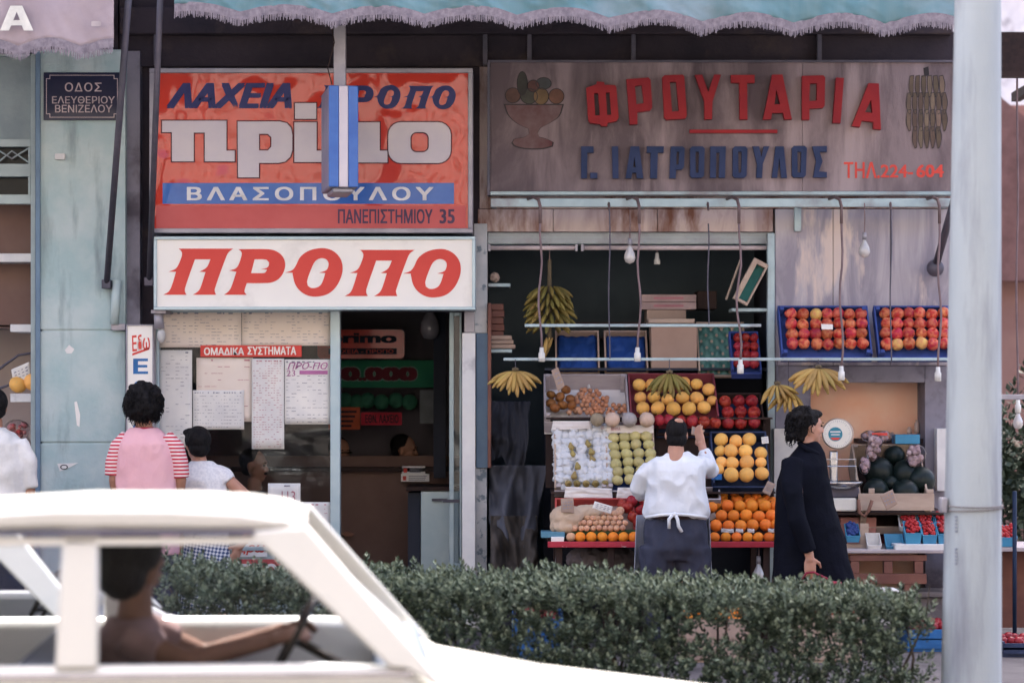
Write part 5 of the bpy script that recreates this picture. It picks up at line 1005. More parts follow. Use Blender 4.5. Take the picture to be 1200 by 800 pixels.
for i, (a, b, c, d) in enumerate(((1043,506,1048,514),(1063,500,1068,508),(1072,492,1077,507))): t = thing('glass_jar', ['short','middle','tall'][i]+' clear jar on the niche shelf above the garlic', 'jar', Wp((a+c)/2,d,.2)); MB().lathe([(0,0),(.016,0),(.018,.01),(.018,(d-b)*S(.2)*.75),(.010,(d-b)*S(.2)*.85),(.010,(d-b)*S(.2)),(0,(d-b)*S(.2))], Wp((a+c)/2, d, .2), 14).build('glass', mat('jar_glass', (.55,.42,.38), .15, coat=.5), t, smooth=True)
tag(MB().box(XX(1005,.1), XX(1084,.1), .06, .29, ZZ(514,.06)-.03, ZZ(514,.06)).build('niche_shelf', PAL['darkwood']), 'dark shelf board inside the orange niche', 'shelf')
t = thing('leather_strap', 'brown leather strap loop hanging at the corner of the scale', 'strap', Wp(1012,603,-.7)); MB().tube([Wp(1006,585,-.7), Wp(1007,600,-.7), Wp(1013,605,-.7), Wp(1018,598,-.7), Wp(1022,586,-.7)], .012, 8).build('loop', mat('leather', (.22,.11,.08), .6), t, smooth=True)
tag(MB().box(XX(1003,-1.1), XX(1052,-1.1), -1.15, -.95, 0.153, ZZ(690,-1.1)).build('newspaper_pile', PW, bevel=.006), 'pile of white newspapers on the ground before the pallet counter', 'newspapers')
# melons and net bag in the neighbour shop
for i, (x, y) in enumerate(((21,449),(38,446))): fruit('melon', Wp(x, y+1.5, .24), 10.5*S(.24), ['left','right'][i]+' yellow melon on the white shelf of the neighbour shop', 'melons on the white shelf')
netbag('clear bag of red and white sweets on the neighbour shop shelf', [(20,503,13,9),(22,525,14,12),(36,545,8,8)], .5, mat('sweet_wrapper', (.62,.50,.52), .4, (.5,.05,.07), 6, rv=.2), 'sweets_bag', 'bag')
# ---------------------------------------------------------------- people
SKIN = mat('skin', (.46,.26,.19), .55, (.42,.22,.16), 8, sss=.08); SKIN2 = mat('brown_skin', (.36,.19,.13), .55, (.32,.16,.11), 8, sss=.08)  # the second tone is simply a darker skin
HAIR = mat('black_hair', (.006,.0055,.007), .7, (.012,.011,.012), 40, stretch=(1,1,.3), bump=.8, bscale=80, spec=.12); EYEW = mat('eye_white', (.7,.68,.65), .3); EYED = mat('eye_dark', (.02,.015,.012), .2); LIP = mat('lips', (.40,.14,.12), .5)
def Hm(c, yaw, pitch=0, s=1.0, roll=0):                     # head frame: local +X is the way the face looks
    return Matrix.Translation(c) @ Matrix.Rotation(yaw, 4, 'Z') @ Matrix.Rotation(pitch, 4, 'Y') @ Matrix.Rotation(roll, 4, 'X') @ Matrix.Scale(s, 4)
def head(mb, M):
    R3 = M.to_3x3(); sc = M.to_scale()[0]; Rn = R3.normalized()
    def e(c, r): mb.ell(M @ Vector(c), tuple(x*sc for x in r), Rn)
    def cp(a, b, ra, rb): mb.tube([M @ Vector(a), M @ Vector(b)], [ra*sc, rb*sc], 10)
    e((-.008,0,.022), (.094,.074,.092)); e((.03,0,-.045), (.055,.056,.062)); e((.055,0,-.02), (.036,.05,.06))
    e((.066,0,-.09), (.022,.024,.02)); cp((.084,0,.012), (.105,0,-.026), .009, .0135); e((.098,0,-.03), (.013,.019,.010))
    e((.082,0,.028), (.014,.046,.011)); e((.083,0,-.062), (.012,.024,.008)); e((.081,0,-.071), (.012,.02,.008))
    for s in (1, -1): e((-.006,s*.076,-.008), (.022,.010,.032)); e((.05,s*.036,-.025), (.03,.02,.025))
def face_parts(M, par):
    R3 = M.to_3x3().normalized(); sc = M.to_scale()[0]
    for s in (1, -1):
        MB().ell(M @ Vector((.083,s*.031,.008)), (.008*sc,.012*sc,.007*sc), R3).build('eye', EYED, par, smooth=True)
        MB().ell(M @ Vector((.090,s*.031,.029)), (.006*sc,.02*sc,.004*sc), R3).build('eyebrow', HAIR, par, smooth=True)
    MB().ell(M @ Vector((.090,0,-.066)), (.006*sc,.02*sc,.006*sc), R3).build('lips', LIP, par, smooth=True)
def hand_(mb, wrist, d, side, nrm, curl=.5, s=1.0):
    """d: along the hand, side: towards the thumb, nrm: palm normal (fingers curl to it)"""
    d = Vector(d).normalized(); side = (Vector(side)-d*Vector(side).dot(d)).normalized(); nrm = Vector(nrm); nrm = (nrm-d*nrm.dot(d)-side*nrm.dot(side)).normalized(); w = Vector(wrist)
    R3 = Matrix((side, d, nrm)).transposed()
    mb.ell(w+d*.05*s, (.040*s,.055*s,.017*s), R3); mb.tube([w-d*.02*s, w+d*.03*s], [.027*s,.03*s], 10)
    for k, (o, L) in enumerate(((.030,.075),(.010,.084),(-.011,.078),(-.030,.06))):
        b = w+d*.085*s+side*o*s; a = 0; p = b-d*.03*s; pts = [p, b]; dd = d
        for q in range(3):
            a += curl*(.35+.3*q); dd = d*math.cos(a)+nrm*math.sin(a); pts.append(pts[-1]+dd*L*s*(.44,.32,.24)[q])
        mb.tube(pts, [.0105*s,.0105*s,.0095*s,.009*s,.007*s], 8); mb.ell(pts[-1], .007*s, None, 8, 6)
    b = w+d*.02*s+side*.025*s; mb.tube([b, b+(d*.5+side*.75+nrm*.3).normalized()*.045*s, b+(d*.8+side*.6+nrm*.5).normalized()*.085*s], [.014*s,.012*s,.009*s], 8)
def curls(c, R, n, r, M=None, keep=None, seed=1):
    rr = random.Random(seed); mb = MB()
    for i in range(n):
        v = Vector((rr.gauss(0,1), rr.gauss(0,1), rr.gauss(0,1))).normalized()
        if keep and not keep(v): continue
        q = Vector((v.x*R[0], v.y*R[1], v.z*R[2])); mb.ell(Vector(c)+q*rr.uniform(.9,1.06), rr.uniform(r*.6, r*1.25), None, 8, 6)
    return mb
def ringlets(name, c, R, n, par, seed, keep=None, L=.05):
    rr = random.Random(seed); mb = MB(); c = Vector(c)
    for i in range(n):
        v = Vector((rr.gauss(0,1), rr.gauss(0,1), rr.gauss(0,1))).normalized()
        if keep and not keep(v): continue
        a = v.orthogonal().normalized(); b = v.cross(a); p0 = c+Vector((v.x*R[0], v.y*R[1], v.z*R[2])); ph = rr.random()*6.28; q = rr.uniform(.006,.012)
        mb.tube([p0+v*(L*k/6*.45)+(a*math.cos(ph+k*1.3)+b*math.sin(ph+k*1.3))*q*(.4+k/5)-Vector((0,0,.0012*k*k)) for k in range(6)], [.004,.0042,.004,.0035,.0028,.001], 4)
    if mb.v: mb.build(name, HAIR, par, smooth=True)
def legs(mb, hipz, cx, cy, dx, r=(.085,.06,.045), ax=None):
    for s in (1, -1): x = cx+s*dx; mb.tube([(x, cy, hipz), (x+s*.01, cy-.01, hipz*.52), (x+s*.02, cy+.0, .07)], list(r), 14)
def shoes(t, cx, cy, dx, yaw=0):
    for s in (1, -1):
        Mf = Matrix.Translation((cx+s*(dx+.02), cy, 0)) @ Matrix.Rotation(yaw, 4, 'Z'); mb = MB().ell(Mf @ Vector((.06,0,.035)), (.135,.048,.035), Mf.to_3x3()).ell(Mf @ Vector((-.02,0,.06)), (.06,.045,.05), Mf.to_3x3()); mb.v = [(x, y, max(z, .001)) for x, y, z in mb.v]; mb.build('shoe', EYED, t, smooth=True)
# ---- greengrocer from behind
Y = -1.38; s_ = S(Y)
def P(px, py, dy=0): return Wp(px, py, Y+dy)
t = thing('person', 'man in white shirt and tied apron seen from behind, reaching up to the fruit', 'person', (XX(790,Y), Y, 0))
Mh = Hm(P(792.5,509,.02), math.pi/2, .12, .86)
mb = MB(); head(mb, Mh); mb.tube([P(792,522,-.01), P(792,540,-.02)], [.05,.058], 12)
mb.loft([(XX(790,Y),Y,ZZ(610,Y),.15,.10),(XX(791,Y),Y,ZZ(575,Y),.16,.10),(XX(791,Y),Y,ZZ(548,Y),.18,.09),(XX(791,Y),Y,ZZ(538,Y),.10,.06)])
mb.tube([P(820,546,.02), P(831,552,.16), P(823,524,.30)], [.036,.034,.028], 12); hand_(mb, P(823,523,.30), (-.25,.3,1), (-.5,.6,-.2), (0,1,-.2), .45, .95)
mb.tube([P(762,550), P(749,572,.05), P(757,582,.22)], [.036,.034,.028], 12); hand_(mb, P(757,584,.22), (.3,1,.1), (.3,.2,1), (.5,.2,-1), .6, .95)
legs(mb, ZZ(620,Y), XX(790,Y), Y, .085)
blob('body', mb, SKIN, t, .0065, 4)
hb = MB(); R3 = Mh.to_3x3().normalized()
hb.ell(Mh @ Vector((-.022,0,.028)), (.083,.069,.083), R3).ell(Mh @ Vector((-.045,0,-.038)), (.05,.066,.06), R3)
hair = blob('hair', hb, HAIR, t, .007, 2, .004, (60,60,20))
MB().ell(Mh @ Vector((-.072,-.012,.088)), (.026,.030,.022), R3).build('bald_spot', SKIN, t, smooth=True)
SHIRT = mat('white_shirt', (.66,.69,.74), .85, (.60,.63,.69), 5, bump=1.2, bscale=6)
def rg(px0, px1, py, ry, dy=0): return ((XX(px0,Y)+XX(px1,Y))/2, Y+dy, ZZ(py,Y), (XX(px1,Y)-XX(px0,Y))/2, ry)
mb = MB().loft([rg(779,806,529,.055),rg(776,811,533,.07),rg(760,824,540,.10),rg(757,827,550,.115),rg(757,828,565,.12),rg(757,829,580,.125),rg(755,831,592,.13),rg(753,832,600,.13),rg(755,830,606,.12),rg(759,827,608,.11)], p=2.3)
mb.tube([P(762,546), P(755,556), P(747,572,.04), P(753,580,.15)], [.052,.054,.05,.042], 14).tube([P(818,543), P(829,546,.04), P(833,552,.14), P(828,538,.24), P(825,530,.28)], [.05,.052,.05,.045,.04], 14)
blob('shirt', mb, SHIRT, t, .009, 3, .024, (7,7,4.5))
TR = mat('dark_trousers', (.045,.05,.08), .9, (.03,.034,.058), 6, bump=.15)
mb = MB().loft([rg(759,826,601,.12),rg(756,828,612,.13),rg(754,829,628,.145,-.01),rg(755,828,642,.14,-.01),rg(758,826,655,.11)], p=2.05)
for a, b in ((770,0),(812,0)): mb.tube([P(a,640,0), P(a-1 if a < 790 else a+1,700,0), (XX(a,Y),Y,.08)], [.115,.10,.075], 16)
blob('trousers', mb, TR, t, .011, 3, .022, (8,8,5))
MB().loft([rg(755,829,600.5,.128),rg(754.5,829.5,607,.131)]).build('belt', PAL['darkwood'], t, smooth=True)
APN = mat('apron_cloth', (.45,.48,.58), .85, (.40,.43,.53), 5)
MB().grid(16, 14, lambda u, v: Vector((XX(789-46*math.cos(math.pi*u)*(.93+.1*v),Y), Y+.03+.15*math.sin(math.pi*u)+.015*noise.noise(Vector((u*7,v*2,1))), ZZ(604+110*v,Y)))).build('apron', APN, t, smooth=True, solid=.003)
mb = MB().tube([P(756,606,-.125), P(775,603,-.145), P(790,602,-.15), P(806,603,-.145), P(828,606,-.12)], .010, 8)
mb.tube([P(789,602,-.155), P(784,608,-.165), P(784,619,-.16)], .011, 8).tube([P(791,602,-.155), P(794,608,-.165), P(795,616,-.165), P(799,623,-.16)], .011, 8).ell(P(790,602.5,-.155), (.022,.015,.016)); mb.build('apron_ties', SHIRT, t, smooth=True)
shoes(t, XX(790,Y), Y, .1, math.pi/2)
# ---- woman in black coat
Y = -1.65
t = thing('person', 'woman with curly black hair and long black coat walking past the fruit stall', 'person', (XX(950,Y), Y, 0))
Mh = Hm(P(947,499.5), math.radians(14), .05, .93)
mb = MB(); head(mb, Mh); mb.tube([P(946,512), P(944,532)], [.048,.055], 12)
mb.loft([rg(925,965,640,.10),rg(920,970,580,.10),rg(915,965,545,.10),rg(930,955,532,.05)])
mb.tube([P(930,545,-.10), P(936,605,-.21), P(949,652,-.225)], [.045,.038,.028], 12); hand_(mb, P(949,652,-.225), (.03,0,-1), (1,-.1,0), (-.2,1,0), .55, .92)
legs(mb, ZZ(620,Y), XX(950,Y), Y, .07)
blob('body', mb, SKIN, t, .0062, 4); face_parts(Mh, t)
R3 = Mh.to_3x3().normalized()
hb = MB(); hb.ell(Mh @ Vector((-.03,0,.04)), (.095,.084,.085), R3).ell(Mh @ Vector((-.065,0,-.02)), (.06,.075,.07), R3).ell(Mh @ Vector((.03,0,.085)), (.06,.06,.03), R3)
for i in range(70):
    a = RN.uniform(0, 6.28); hb.ell(Mh @ Vector((-.09+max(-.04,min(.04,RN.gauss(0,.028))), RN.uniform(-.06,.06), -.01+max(-.075,min(.07,RN.gauss(0,.05))))), RN.uniform(.014,.026), None, 8, 6)
for i in range(90):
    v = Vector((RN.gauss(0,1)-.8, RN.gauss(0,1), RN.gauss(0,1)+.5)).normalized(); hb.ell(Mh @ Vector((-.03+v.x*.095, v.y*.086, .04+v.z*.088)), RN.uniform(.01,.018), None, 8, 6)
blob('hair', hb, HAIR, t, .006, 1); ringlets('loose_curls', Mh @ Vector((-.035,0,.03)), (.10,.09,.095), 330, t, 7, lambda v: v.x < .45 and (v.z > -.3 or v.x < -.2)); ringlets('loose_curls', Mh @ Vector((-.09,0,-.03)), (.05,.07,.07), 90, t, 8, lambda v: v.x < .1)
COAT = mat('black_coat', (.005,.006,.012), .95, (.004,.005,.009), 5, bump=1.5, bscale=6, spec=.08)
mb = MB().loft([rg(937,958,517,.05),rg(934,962,522,.06),rg(928,966,530,.09),rg(917,969,545,.14),rg(911,972,565,.155),rg(909,977,590,.16),rg(908,986,620,.17),rg(907,995,650,.18),rg(905,1002,680,.19),rg(905,1006,705,.19),rg(906,1006,722,.19)], p=2.3)
mb.tube([P(929,540,-.10), P(927,568,-.18), P(934,608,-.235), P(948,646,-.235)], [.068,.064,.058,.046], 16)
mb.tube([P(948,543,.12), P(965,590,.15), P(985,640,.14)], [.06,.06,.05], 14)
blob('coat', mb, COAT, t, .010, 3, .012, (7,7,4))
mb = MB().tube([P(936,519,-.05), P(945,526,-.085), P(958,532,-.07), P(963,540,-.05)], [.012,.018,.018,.01], 8); mb.build('collar', COAT, t, smooth=True)
shoes(t, XX(950,Y), Y, .06)
bagt = thing('red_handbag', 'small dark red handbag hanging from the hand of the woman in black', 'bag', P(957,706,-.19)); blob('pouch', MB().box(XX(936,Y), XX(980,Y), Y-.27, Y-.20, ZZ(706,Y), ZZ(677,Y)), mat('red_leather', (.30,.03,.06), .45), bagt, .01, 4); MB().tube([P(940,678,-.235), P(945,671,-.235), P(953,670,-.235), P(970,678,-.235)], .007).build('strap', mat('red_strap', (.25,.02,.05), .5), bagt, smooth=True)
# ---- boy in striped shirt
Y = -1.15
t = thing('person', 'young man with curly black hair in pink and red striped shirt seen from behind', 'person', (XX(172,Y), Y, 0))
Mh = Hm(P(168,474), math.radians(80), .05, .95); mb = MB(); head(mb, Mh); mb.tube([P(168,487), P(169,510)], [.052,.06], 12)
mb.loft([rg(145,200,640,.10),rg(140,205,580,.10),rg(138,203,525,.10),rg(150,190,506,.06)])
mb.tube([P(142,520), P(135,562,.0), P(142,615,.08)], [.048,.042,.028], 12).tube([P(202,520), P(211,562), P(206,615,.08)], [.048,.042,.028], 12)
hand_(mb, P(142,615,.08), (.1,.3,-1), (1,0,0), (0,1,0), .4); hand_(mb, P(206,615,.08), (-.1,.3,-1), (-1,0,0), (0,1,0), .4)
legs(mb, ZZ(640,Y), XX(172,Y), Y, .085); blob('body', mb, SKIN2, t, .0075, 4)
hb = curls(P(168,471,-.01), (.112,.112,.118), 260, .021, keep=lambda v: not (v.y > .55 and v.z < .35), seed=4); hb.ell(P(168,471,-.02), (.108,.105,.112))
blob('hair', hb, HAIR, t, .007, 1); ringlets('loose_curls', P(168,471,-.01), (.116,.116,.122), 420, t, 6, lambda v: not (v.y > .55 and v.z < .35))
PK = mat('pink_jersey', (.72,.42,.46), .9, (.68,.38,.43), 5, bump=1.2, bscale=6); STR = stripes('red_stripes', (.75,.62,.62), (.50,.04,.07), 13.5, 'Z')
mb = MB().loft([rg(152,185,501,.065),rg(146,192,507,.09),rg(138,203,520,.12),rg(135,208,545,.125),rg(136,209,580,.13),rg(137,210,620,.13),rg(138,210,650,.13)], p=2.3); blob('shirt', mb, PK, t, .01, 4, .010, (8,8,5))
for pts in ((P(152,512), P(141,524), P(135,543), P(134,557)), (P(192,512), P(204,525), P(209,543), P(211,560))):
    blob('sleeve', MB().tube(pts, [.062,.068,.066,.062], 16), STR, t, .009, 2)
MB().lathe([(.062,-.008),(.066,0),(.06,.01),(.055,0),(.062,-.008)], P(168.5,502), 24).build('collar', mat('red_rib', (.50,.04,.07), .8), t, smooth=True)
mb = MB().loft([rg(138,209,645,.12),rg(138,209,670,.12),rg(146,200,690,.1)]);
for a in (155, 192): mb.tube([P(a,675), P(a,710), (XX(a,Y),Y,.08)], [.10,.09,.075], 16)
blob('trousers', mb, TR, t, .012, 3, .01, (7,7,5)); shoes(t, XX(172,Y), Y, .09, math.pi/2)
# ---- woman in white top and checked skirt
Y = -.85
t = thing('person', 'woman with short dark hair, white top and blue checked skirt at the shop window', 'person', (XX(240,Y), Y, 0))
Mh = Hm(P(231,521), math.radians(118), .05, .92); mb = MB(); head(mb, Mh); mb.tube([P(232,533), P(236,552)], [.048,.055], 12)
mb.loft([rg(218,262,640,.09),rg(214,264,590,.09),rg(217,256,558,.085),rg(226,250,549,.05)])
mb.tube([P(258,554,-.0), P(288,581,-.03), P(306,604,-.02), P(281,640,.0)], [.045,.04,.036,.026], 12); hand_(mb, P(281,638,.0), (-.4,0,-1), (-.6,-.5,.2), (0,1,0), .4, .92)
mb.tube([P(214,560), P(207,600,.02), P(212,645,.04)], [.045,.038,.026], 12); hand_(mb, P(212,645,.04), (0,.1,-1), (1,.2,0), (0,1,0), .4, .92)
legs(mb, ZZ(650,Y), XX(242,Y), Y, .075); blob('body', mb, SKIN, t, .0068, 4)
R3 = Mh.to_3x3().normalized(); hb = MB().ell(Mh @ Vector((-.02,0,.035)), (.098,.086,.092), R3).ell(Mh @ Vector((-.05,0,-.03)), (.06,.072,.055), R3).ell(Mh @ Vector((.02,.02,.09)), (.07,.07,.03), R3); blob('hair', hb, HAIR, t, .007, 2, .005, (30,30,12))
DOT = mat('white_top', (.74,.73,.75), .9, (.62,.62,.66), 60, .8); mb = MB().loft([rg(224,250,540,.06),rg(214,262,550,.09),rg(210,266,562,.12),rg(212,268,585,.125),rg(214,266,610,.115),rg(216,268,630,.12)], p=2.2).tube([P(252,553), P(262,559,-.005), P(267,565,-.01)], [.062,.066,.064], 14).tube([P(218,553), P(212,572)], [.06,.055], 14); blob('top', mb, DOT, t, .01, 4, .012, (8,8,5))
mb = MB().loft([rg(218,266,622,.12),rg(215,270,650,.13),rg(212,273,690,.14),rg(210,276,715,.15)], p=2.2); o = blob('skirt', mb, stripes('blue_check', (.62,.63,.66), (.06,.09,.20), 62, check=True), t, .011, 3, .012, (12,12,3)); shoes(t, XX(242,Y), Y, .06, math.pi/2)
# ---- man at the left edge
Y = -1.3
t = thing('person', 'man in white shirt cut off by the left edge of the picture', 'person', (XX(-8,Y), Y, 0))
Mh = Hm(P(-7,477), math.radians(120), .05, .95); mb = MB(); head(mb, Mh); mb.tube([P(-7,490), P(-7,512)], [.052,.06], 12); mb.loft([rg(-36,26,640,.10),rg(-38,28,560,.10),rg(-30,20,515,.07)])
for sgn, px in ((-1,-46),(1,34)): mb.tube([P(px-sgn*10,522), P(px,580), P(px-sgn*2,630,.1)], [.05,.045,.03], 12); hand_(mb, P(px-sgn*2,630,.1), (0,.3,-1), (-sgn,0,0), (0,1,0), .4)
legs(mb, ZZ(640,Y), XX(-8,Y), Y, .085); blob('body', mb, SKIN2, t, .0078, 4); R3 = Mh.to_3x3().normalized(); blob('hair', MB().ell(Mh @ Vector((-.022,0,.032)), (.092,.08,.09), R3).ell(Mh @ Vector((-.05,0,-.03)), (.045,.062,.05), R3), HAIR, t, .007, 2, .004, (40,40,16))
mb = MB().loft([rg(-20,6,500,.06),rg(-28,16,506,.08),rg(-40,28,520,.12),rg(-44,32,545,.13),rg(-44,33,600,.135),rg(-42,32,640,.13)], p=2.3).tube([P(-34,518), P(-46,545), P(-47,575)], [.065,.068,.06], 14).tube([P(20,518), P(31,540), P(34,572)], [.065,.068,.06], 14); blob('shirt', mb, mat('cotton_shirt', (.74,.73,.72), .9), t, .011, 4, .013, (8,8,5))
mb = MB().loft([rg(-42,28,635,.12),rg(-42,28,665,.12),rg(-34,20,690,.1)])
for a in (-26, 11): mb.tube([P(a,675), P(a,710), (XX(a,Y),Y,.08)], [.10,.09,.075], 16)
blob('trousers', mb, TR, t, .012, 3, .01, (7,7,5)); shoes(t, XX(-8,Y), Y, .09, math.pi/2)
# ---- people inside the lottery shop
def clerk(label, px, py, Y_, yaw, s, shirt, glasses=False, hy=.0, moust=False):
    global Y; Y = Y_; t = thing('person', label, 'person', (XX(px,Y), Y, 0)); Mh = Hm(P(px,py), yaw, .1, s); mb = MB(); head(mb, Mh); mb.tube([P(px,py+.09/S(Y)), P(px,py+.24/S(Y))], [.05,.06], 12)
    zz = ZZ(py,Y); X = XX(px,Y); mb.loft([(X,Y,zz-.8,.13,.09),(X,Y,zz-.4,.15,.09),(X,Y,zz-.24,.12,.07)]); legs(mb, zz-.8, X, Y, .08); 
    for s2 in (1, -1): mb.tube([(X+s2*.18,Y,zz-.28), (X+s2*.21,Y-.05,zz-.55), (X+s2*.12,Y-.25,zz-.6)], [.045,.04,.028], 10); hand_(mb, (X+s2*.12,Y-.25,zz-.6), (-.2*s2,-1,0), (-s2,0,.3), (0,0,-1), .3)
    blob('body', mb, SKIN2, t, .008, 3); face_parts(Mh, t); R3 = Mh.to_3x3().normalized()
    blob('hair', MB().ell(Mh @ Vector((-.028,0,.036)), (.092,.08,.088), R3).ell(Mh @ Vector((-.05,0,-.02)), (.05,.068,.06), R3), HAIR, t, .008, 2)
    mb = MB().loft([(X,Y,zz-.85,.17,.11),(X,Y,zz-.5,.19,.12),(X,Y,zz-.27,.17,.10),(X,Y,zz-.18,.075,.065)], p=2.3)
    for s2 in (1, -1): mb.tube([(X+s2*.17,Y,zz-.28), (X+s2*.21,Y-.05,zz-.52)], [.06,.055], 12)
    blob('shirt', mb, mat('clerk_shirt', shirt, .9), t, .012, 3); blob('trousers', MB().tube([(X-.09,Y,zz-.8),(X-.09,Y,.08)], [.1,.07]).tube([(X+.09,Y,zz-.8),(X+.09,Y,.08)], [.1,.07]).ell((X,Y,zz-.82), (.17,.11,.1)), TR, t, .014, 2); shoes(t, X, Y, .09, yaw)
    if glasses: MB().tube([Mh @ Vector((.0,-.075,.01)), Mh @ Vector((.092,-.06,.01)), Mh @ Vector((.1,0,.012)), Mh @ Vector((.092,.06,.01)), Mh @ Vector((0,.075,.01))], .005).build('glasses', EYED, t)
    if moust: MB().ell(Mh @ Vector((.094,0,-.05)), (.012*s,.03*s,.009*s), R3).build('moustache', HAIR, t, smooth=True)
clerk('dark haired man with moustache looking up behind the shop window', 298, 545, .75, math.radians(-12), 1.0, (.10,.10,.13), moust=True)
clerk('bald browed clerk with glasses behind the counter beside the door post', 398, 530, 1.95, math.radians(-60), 1.0, (.25,.25,.3), True)
clerk('dark haired clerk bent low behind the brown counter screen', 474, 527, 2.1, math.radians(-10), 1.0, (.08,.08,.1))
# ---------------------------------------------------------------- cars
CARW = mat('cream_white_paint', (.54,.535,.51), .25, (.52,.515,.49), 2, coat=.5, spec=.5); RUB = mat('tyre_rubber', (.02,.02,.02), .85); CHROME = mat('chrome', (.6,.6,.62), .12, metal=1); SEAT = mat('seat_vinyl', (.12,.13,.17), .5); DASH = mat('dashboard', (.10,.12,.17), .5); CG = glass('car_glass', (.88,.90,.93), .0, .06); WG = glass('windscreen_glass', (.90,.93,.97), .10, .35)
def car(label, ox, oy, sc=1.0, yaw=0):
    """local frame: +X forward, x=0 at the windscreen foot, y=0 near flank, y=w far flank, z=0 at the road"""
    M = Matrix.Translation((ox, oy, -.12)) @ Matrix.Rotation(math.radians(yaw), 4, 'Z') @ Matrix.Scale(sc, 4) @ Matrix.Diagonal((1,1,.975,1)); w_ = 1.56
    t = thing('white_saloon_car', label, 'car', M @ Vector((-.8, w_/2, 0)))
    def b(name, mb, m, par=None, bevel=0, smooth=False): mb.v = [tuple(M @ Vector(v)) for v in mb.v]; return mb.build(name, m, par or t, smooth, bevel)
    def arch(cx, r): return [(cx+r*math.cos(a), .30+r*math.sin(a)) for a in [math.pi-k*math.pi/12 for k in range(13)]]
    body = [(-3.12,.45),(-3.14,.62),(-3.08,.86),(-2.6,.955),(-1.9,.975),(-.3,.972),(-.06,.962),(.12,.86),(.5,.785),(.95,.725),(1.2,.69),(1.25,.62),(1.24,.42),(1.18,.30)]+arch(.62,.345)[::-1]+[(-2.0+.35,.24)]+arch(-2.0,.345)[::-1]+[(-2.5,.28),(-3.05,.36)]
    def grow(y0, y1, mb, k=1): return mb.prism(body, y0, y1)
    # body side panels and inner tub: the middle is hollow at the cabin so the far street shows through the windows
    b('body', MB().prism(body, 0, .09).prism(body, w_-.09, w_), CARW, None, .035)
    hood = [(-.05,.955),(.12,.862),(.5,.79),(.95,.73),(1.2,.695),(1.24,.62),(1.235,.42),(1.05,.40),(1.0,.62),(.10,.76),(-.05,.82)]
    b('hood', MB().prism(hood, .092, w_-.092), CARW, None, .02)
    tr_ = [(-3.11,.62),(-3.06,.86),(-2.6,.955),(-2.28,.968),(-2.28,.9),(-2.95,.8),(-3.05,.45)]
    b('boot', MB().prism(tr_, .092, w_-.092), CARW, None, .02)
    b('floor_pan', MB().box(-2.95, 1.0, .092, w_-.092, .24, .30), EYED)
    b('dashboard', MB().box(-.12, .05, .1, w_-.1, .68, .955), DASH, None, .03)
    # roof and pillars, leaning in a little
    ti = .13; rz = 1.455
    rp = [(-2.02,1.30),(-1.9,1.37),(-1.6,1.425),(-1.1,1.452),(-.75,1.45),(-.55,1.44),(-.42,1.42),(-.33,1.385),(-.6,1.378),(-1.1,1.385),(-1.6,1.372),(-1.95,1.27)]
    b('roof', MB().prism(rp, ti, w_-ti), CARW, None, .03)
    for side in (0, 1):
        def yy(z): d = (z-.97)/(1.40-.97)*ti; return (d if not side else w_-d)
        def pil(pts, th=.05):
            mb = MB(); n = len(pts); s = 1 if not side else -1
            vs = [(x, yy(z), z) for x, z in pts]+[(x, yy(z)+s*th, z) for x, z in pts]; mb.add(vs, [tuple(range(n)), tuple(range(2*n-1, n-1, -1))]+[(i, i+n, (i+1) % n+n, (i+1) % n) for i in range(n)]); return mb
        b('windscreen_pillar', pil([(.10,.875),(-.04,.955),(-.09,.96),(-.48,1.335),(-.53,1.375),(-.34,1.395)]), CARW, None, .012)
        b('door_pillar', pil([(-1.09,.965),(-.96,.965),(-.97,1.385),(-1.08,1.385)]), CARW, None, .012)
        b('rear_pillar', pil([(-2.35,.965),(-2.02,.965),(-1.86,1.22),(-1.80,1.375),(-1.95,1.345)]), CARW, None, .012)
        b('window_frame', pil([(-.44,1.335),(-.46,1.36),(-1.85,1.36),(-1.84,1.335)], .03), CARW, None, .004)
        b('drip_rail', pil([(-.50,1.366),(-.50,1.384),(-1.86,1.384),(-1.86,1.366)], -.014), PAL['darkmetal'])
        b('waist_trim', MB().box(-2.9, -.02, -.006 if not side else w_, .0 if not side else w_+.006, .935, .950), CHROME)
        s = 1 if not side else -1
        for pts in ([(-.10,.96),(-.49,1.34),(-.955,1.345),(-.95,.96)], [(-1.10,.96),(-1.085,1.345),(-1.82,1.345),(-1.99,.96)]):
            mb = MB().add([(x, yy(z)+s*.025, z) for x, z in pts], [(0,1,2,3)]); b('side_window', mb, CG)
        for cx in (.62, -2.0):
            y0 = .02 if not side else w_-.18; wh = thing('wheel', None, None, M @ Vector((cx, y0+.08, .3))); del_ = None; wh.parent = t; wh.location = WL[wh]-WL[t]
            b('tyre', MB().lathe([(.19,-.075),(.27,-.08),(.30,-.06),(.30,.06),(.27,.08),(.19,.075),(.19,-.075)], (cx, y0+.08, .30), 32, Matrix.Rotation(math.pi/2, 3, 'X')), RUB, wh, 0, True)
            b('rim', MB().lathe([(0,.05),(.08,.06),(.12,.03),(.185,.05),(.19,-.05),(0,-.05)], (cx, y0+.08, .30), 28, Matrix.Rotation(math.pi/2*(1 if not side else -1), 3, 'X')), CHROME, wh, 0, True)
        hl = MB().lathe([(0,.03),(.06,.025),(.08,0),(0,0)], (1.235, .26 if not side else w_-.26, .55), 20, Matrix.Rotation(math.pi/2, 3, 'Y')); b('headlight', hl, BULB, None, 0, True)
        b('tail_light', MB().box(-3.15, -3.1, .14 if not side else w_-.24, .24 if not side else w_-.14, .62, .76), REDL, None, .01)
        b('door_handle', MB().box(-1.0, -.88, -.02 if not side else w_+.001, -.001 if not side else w_+.02, .86, .88), CHROME, None, .004)
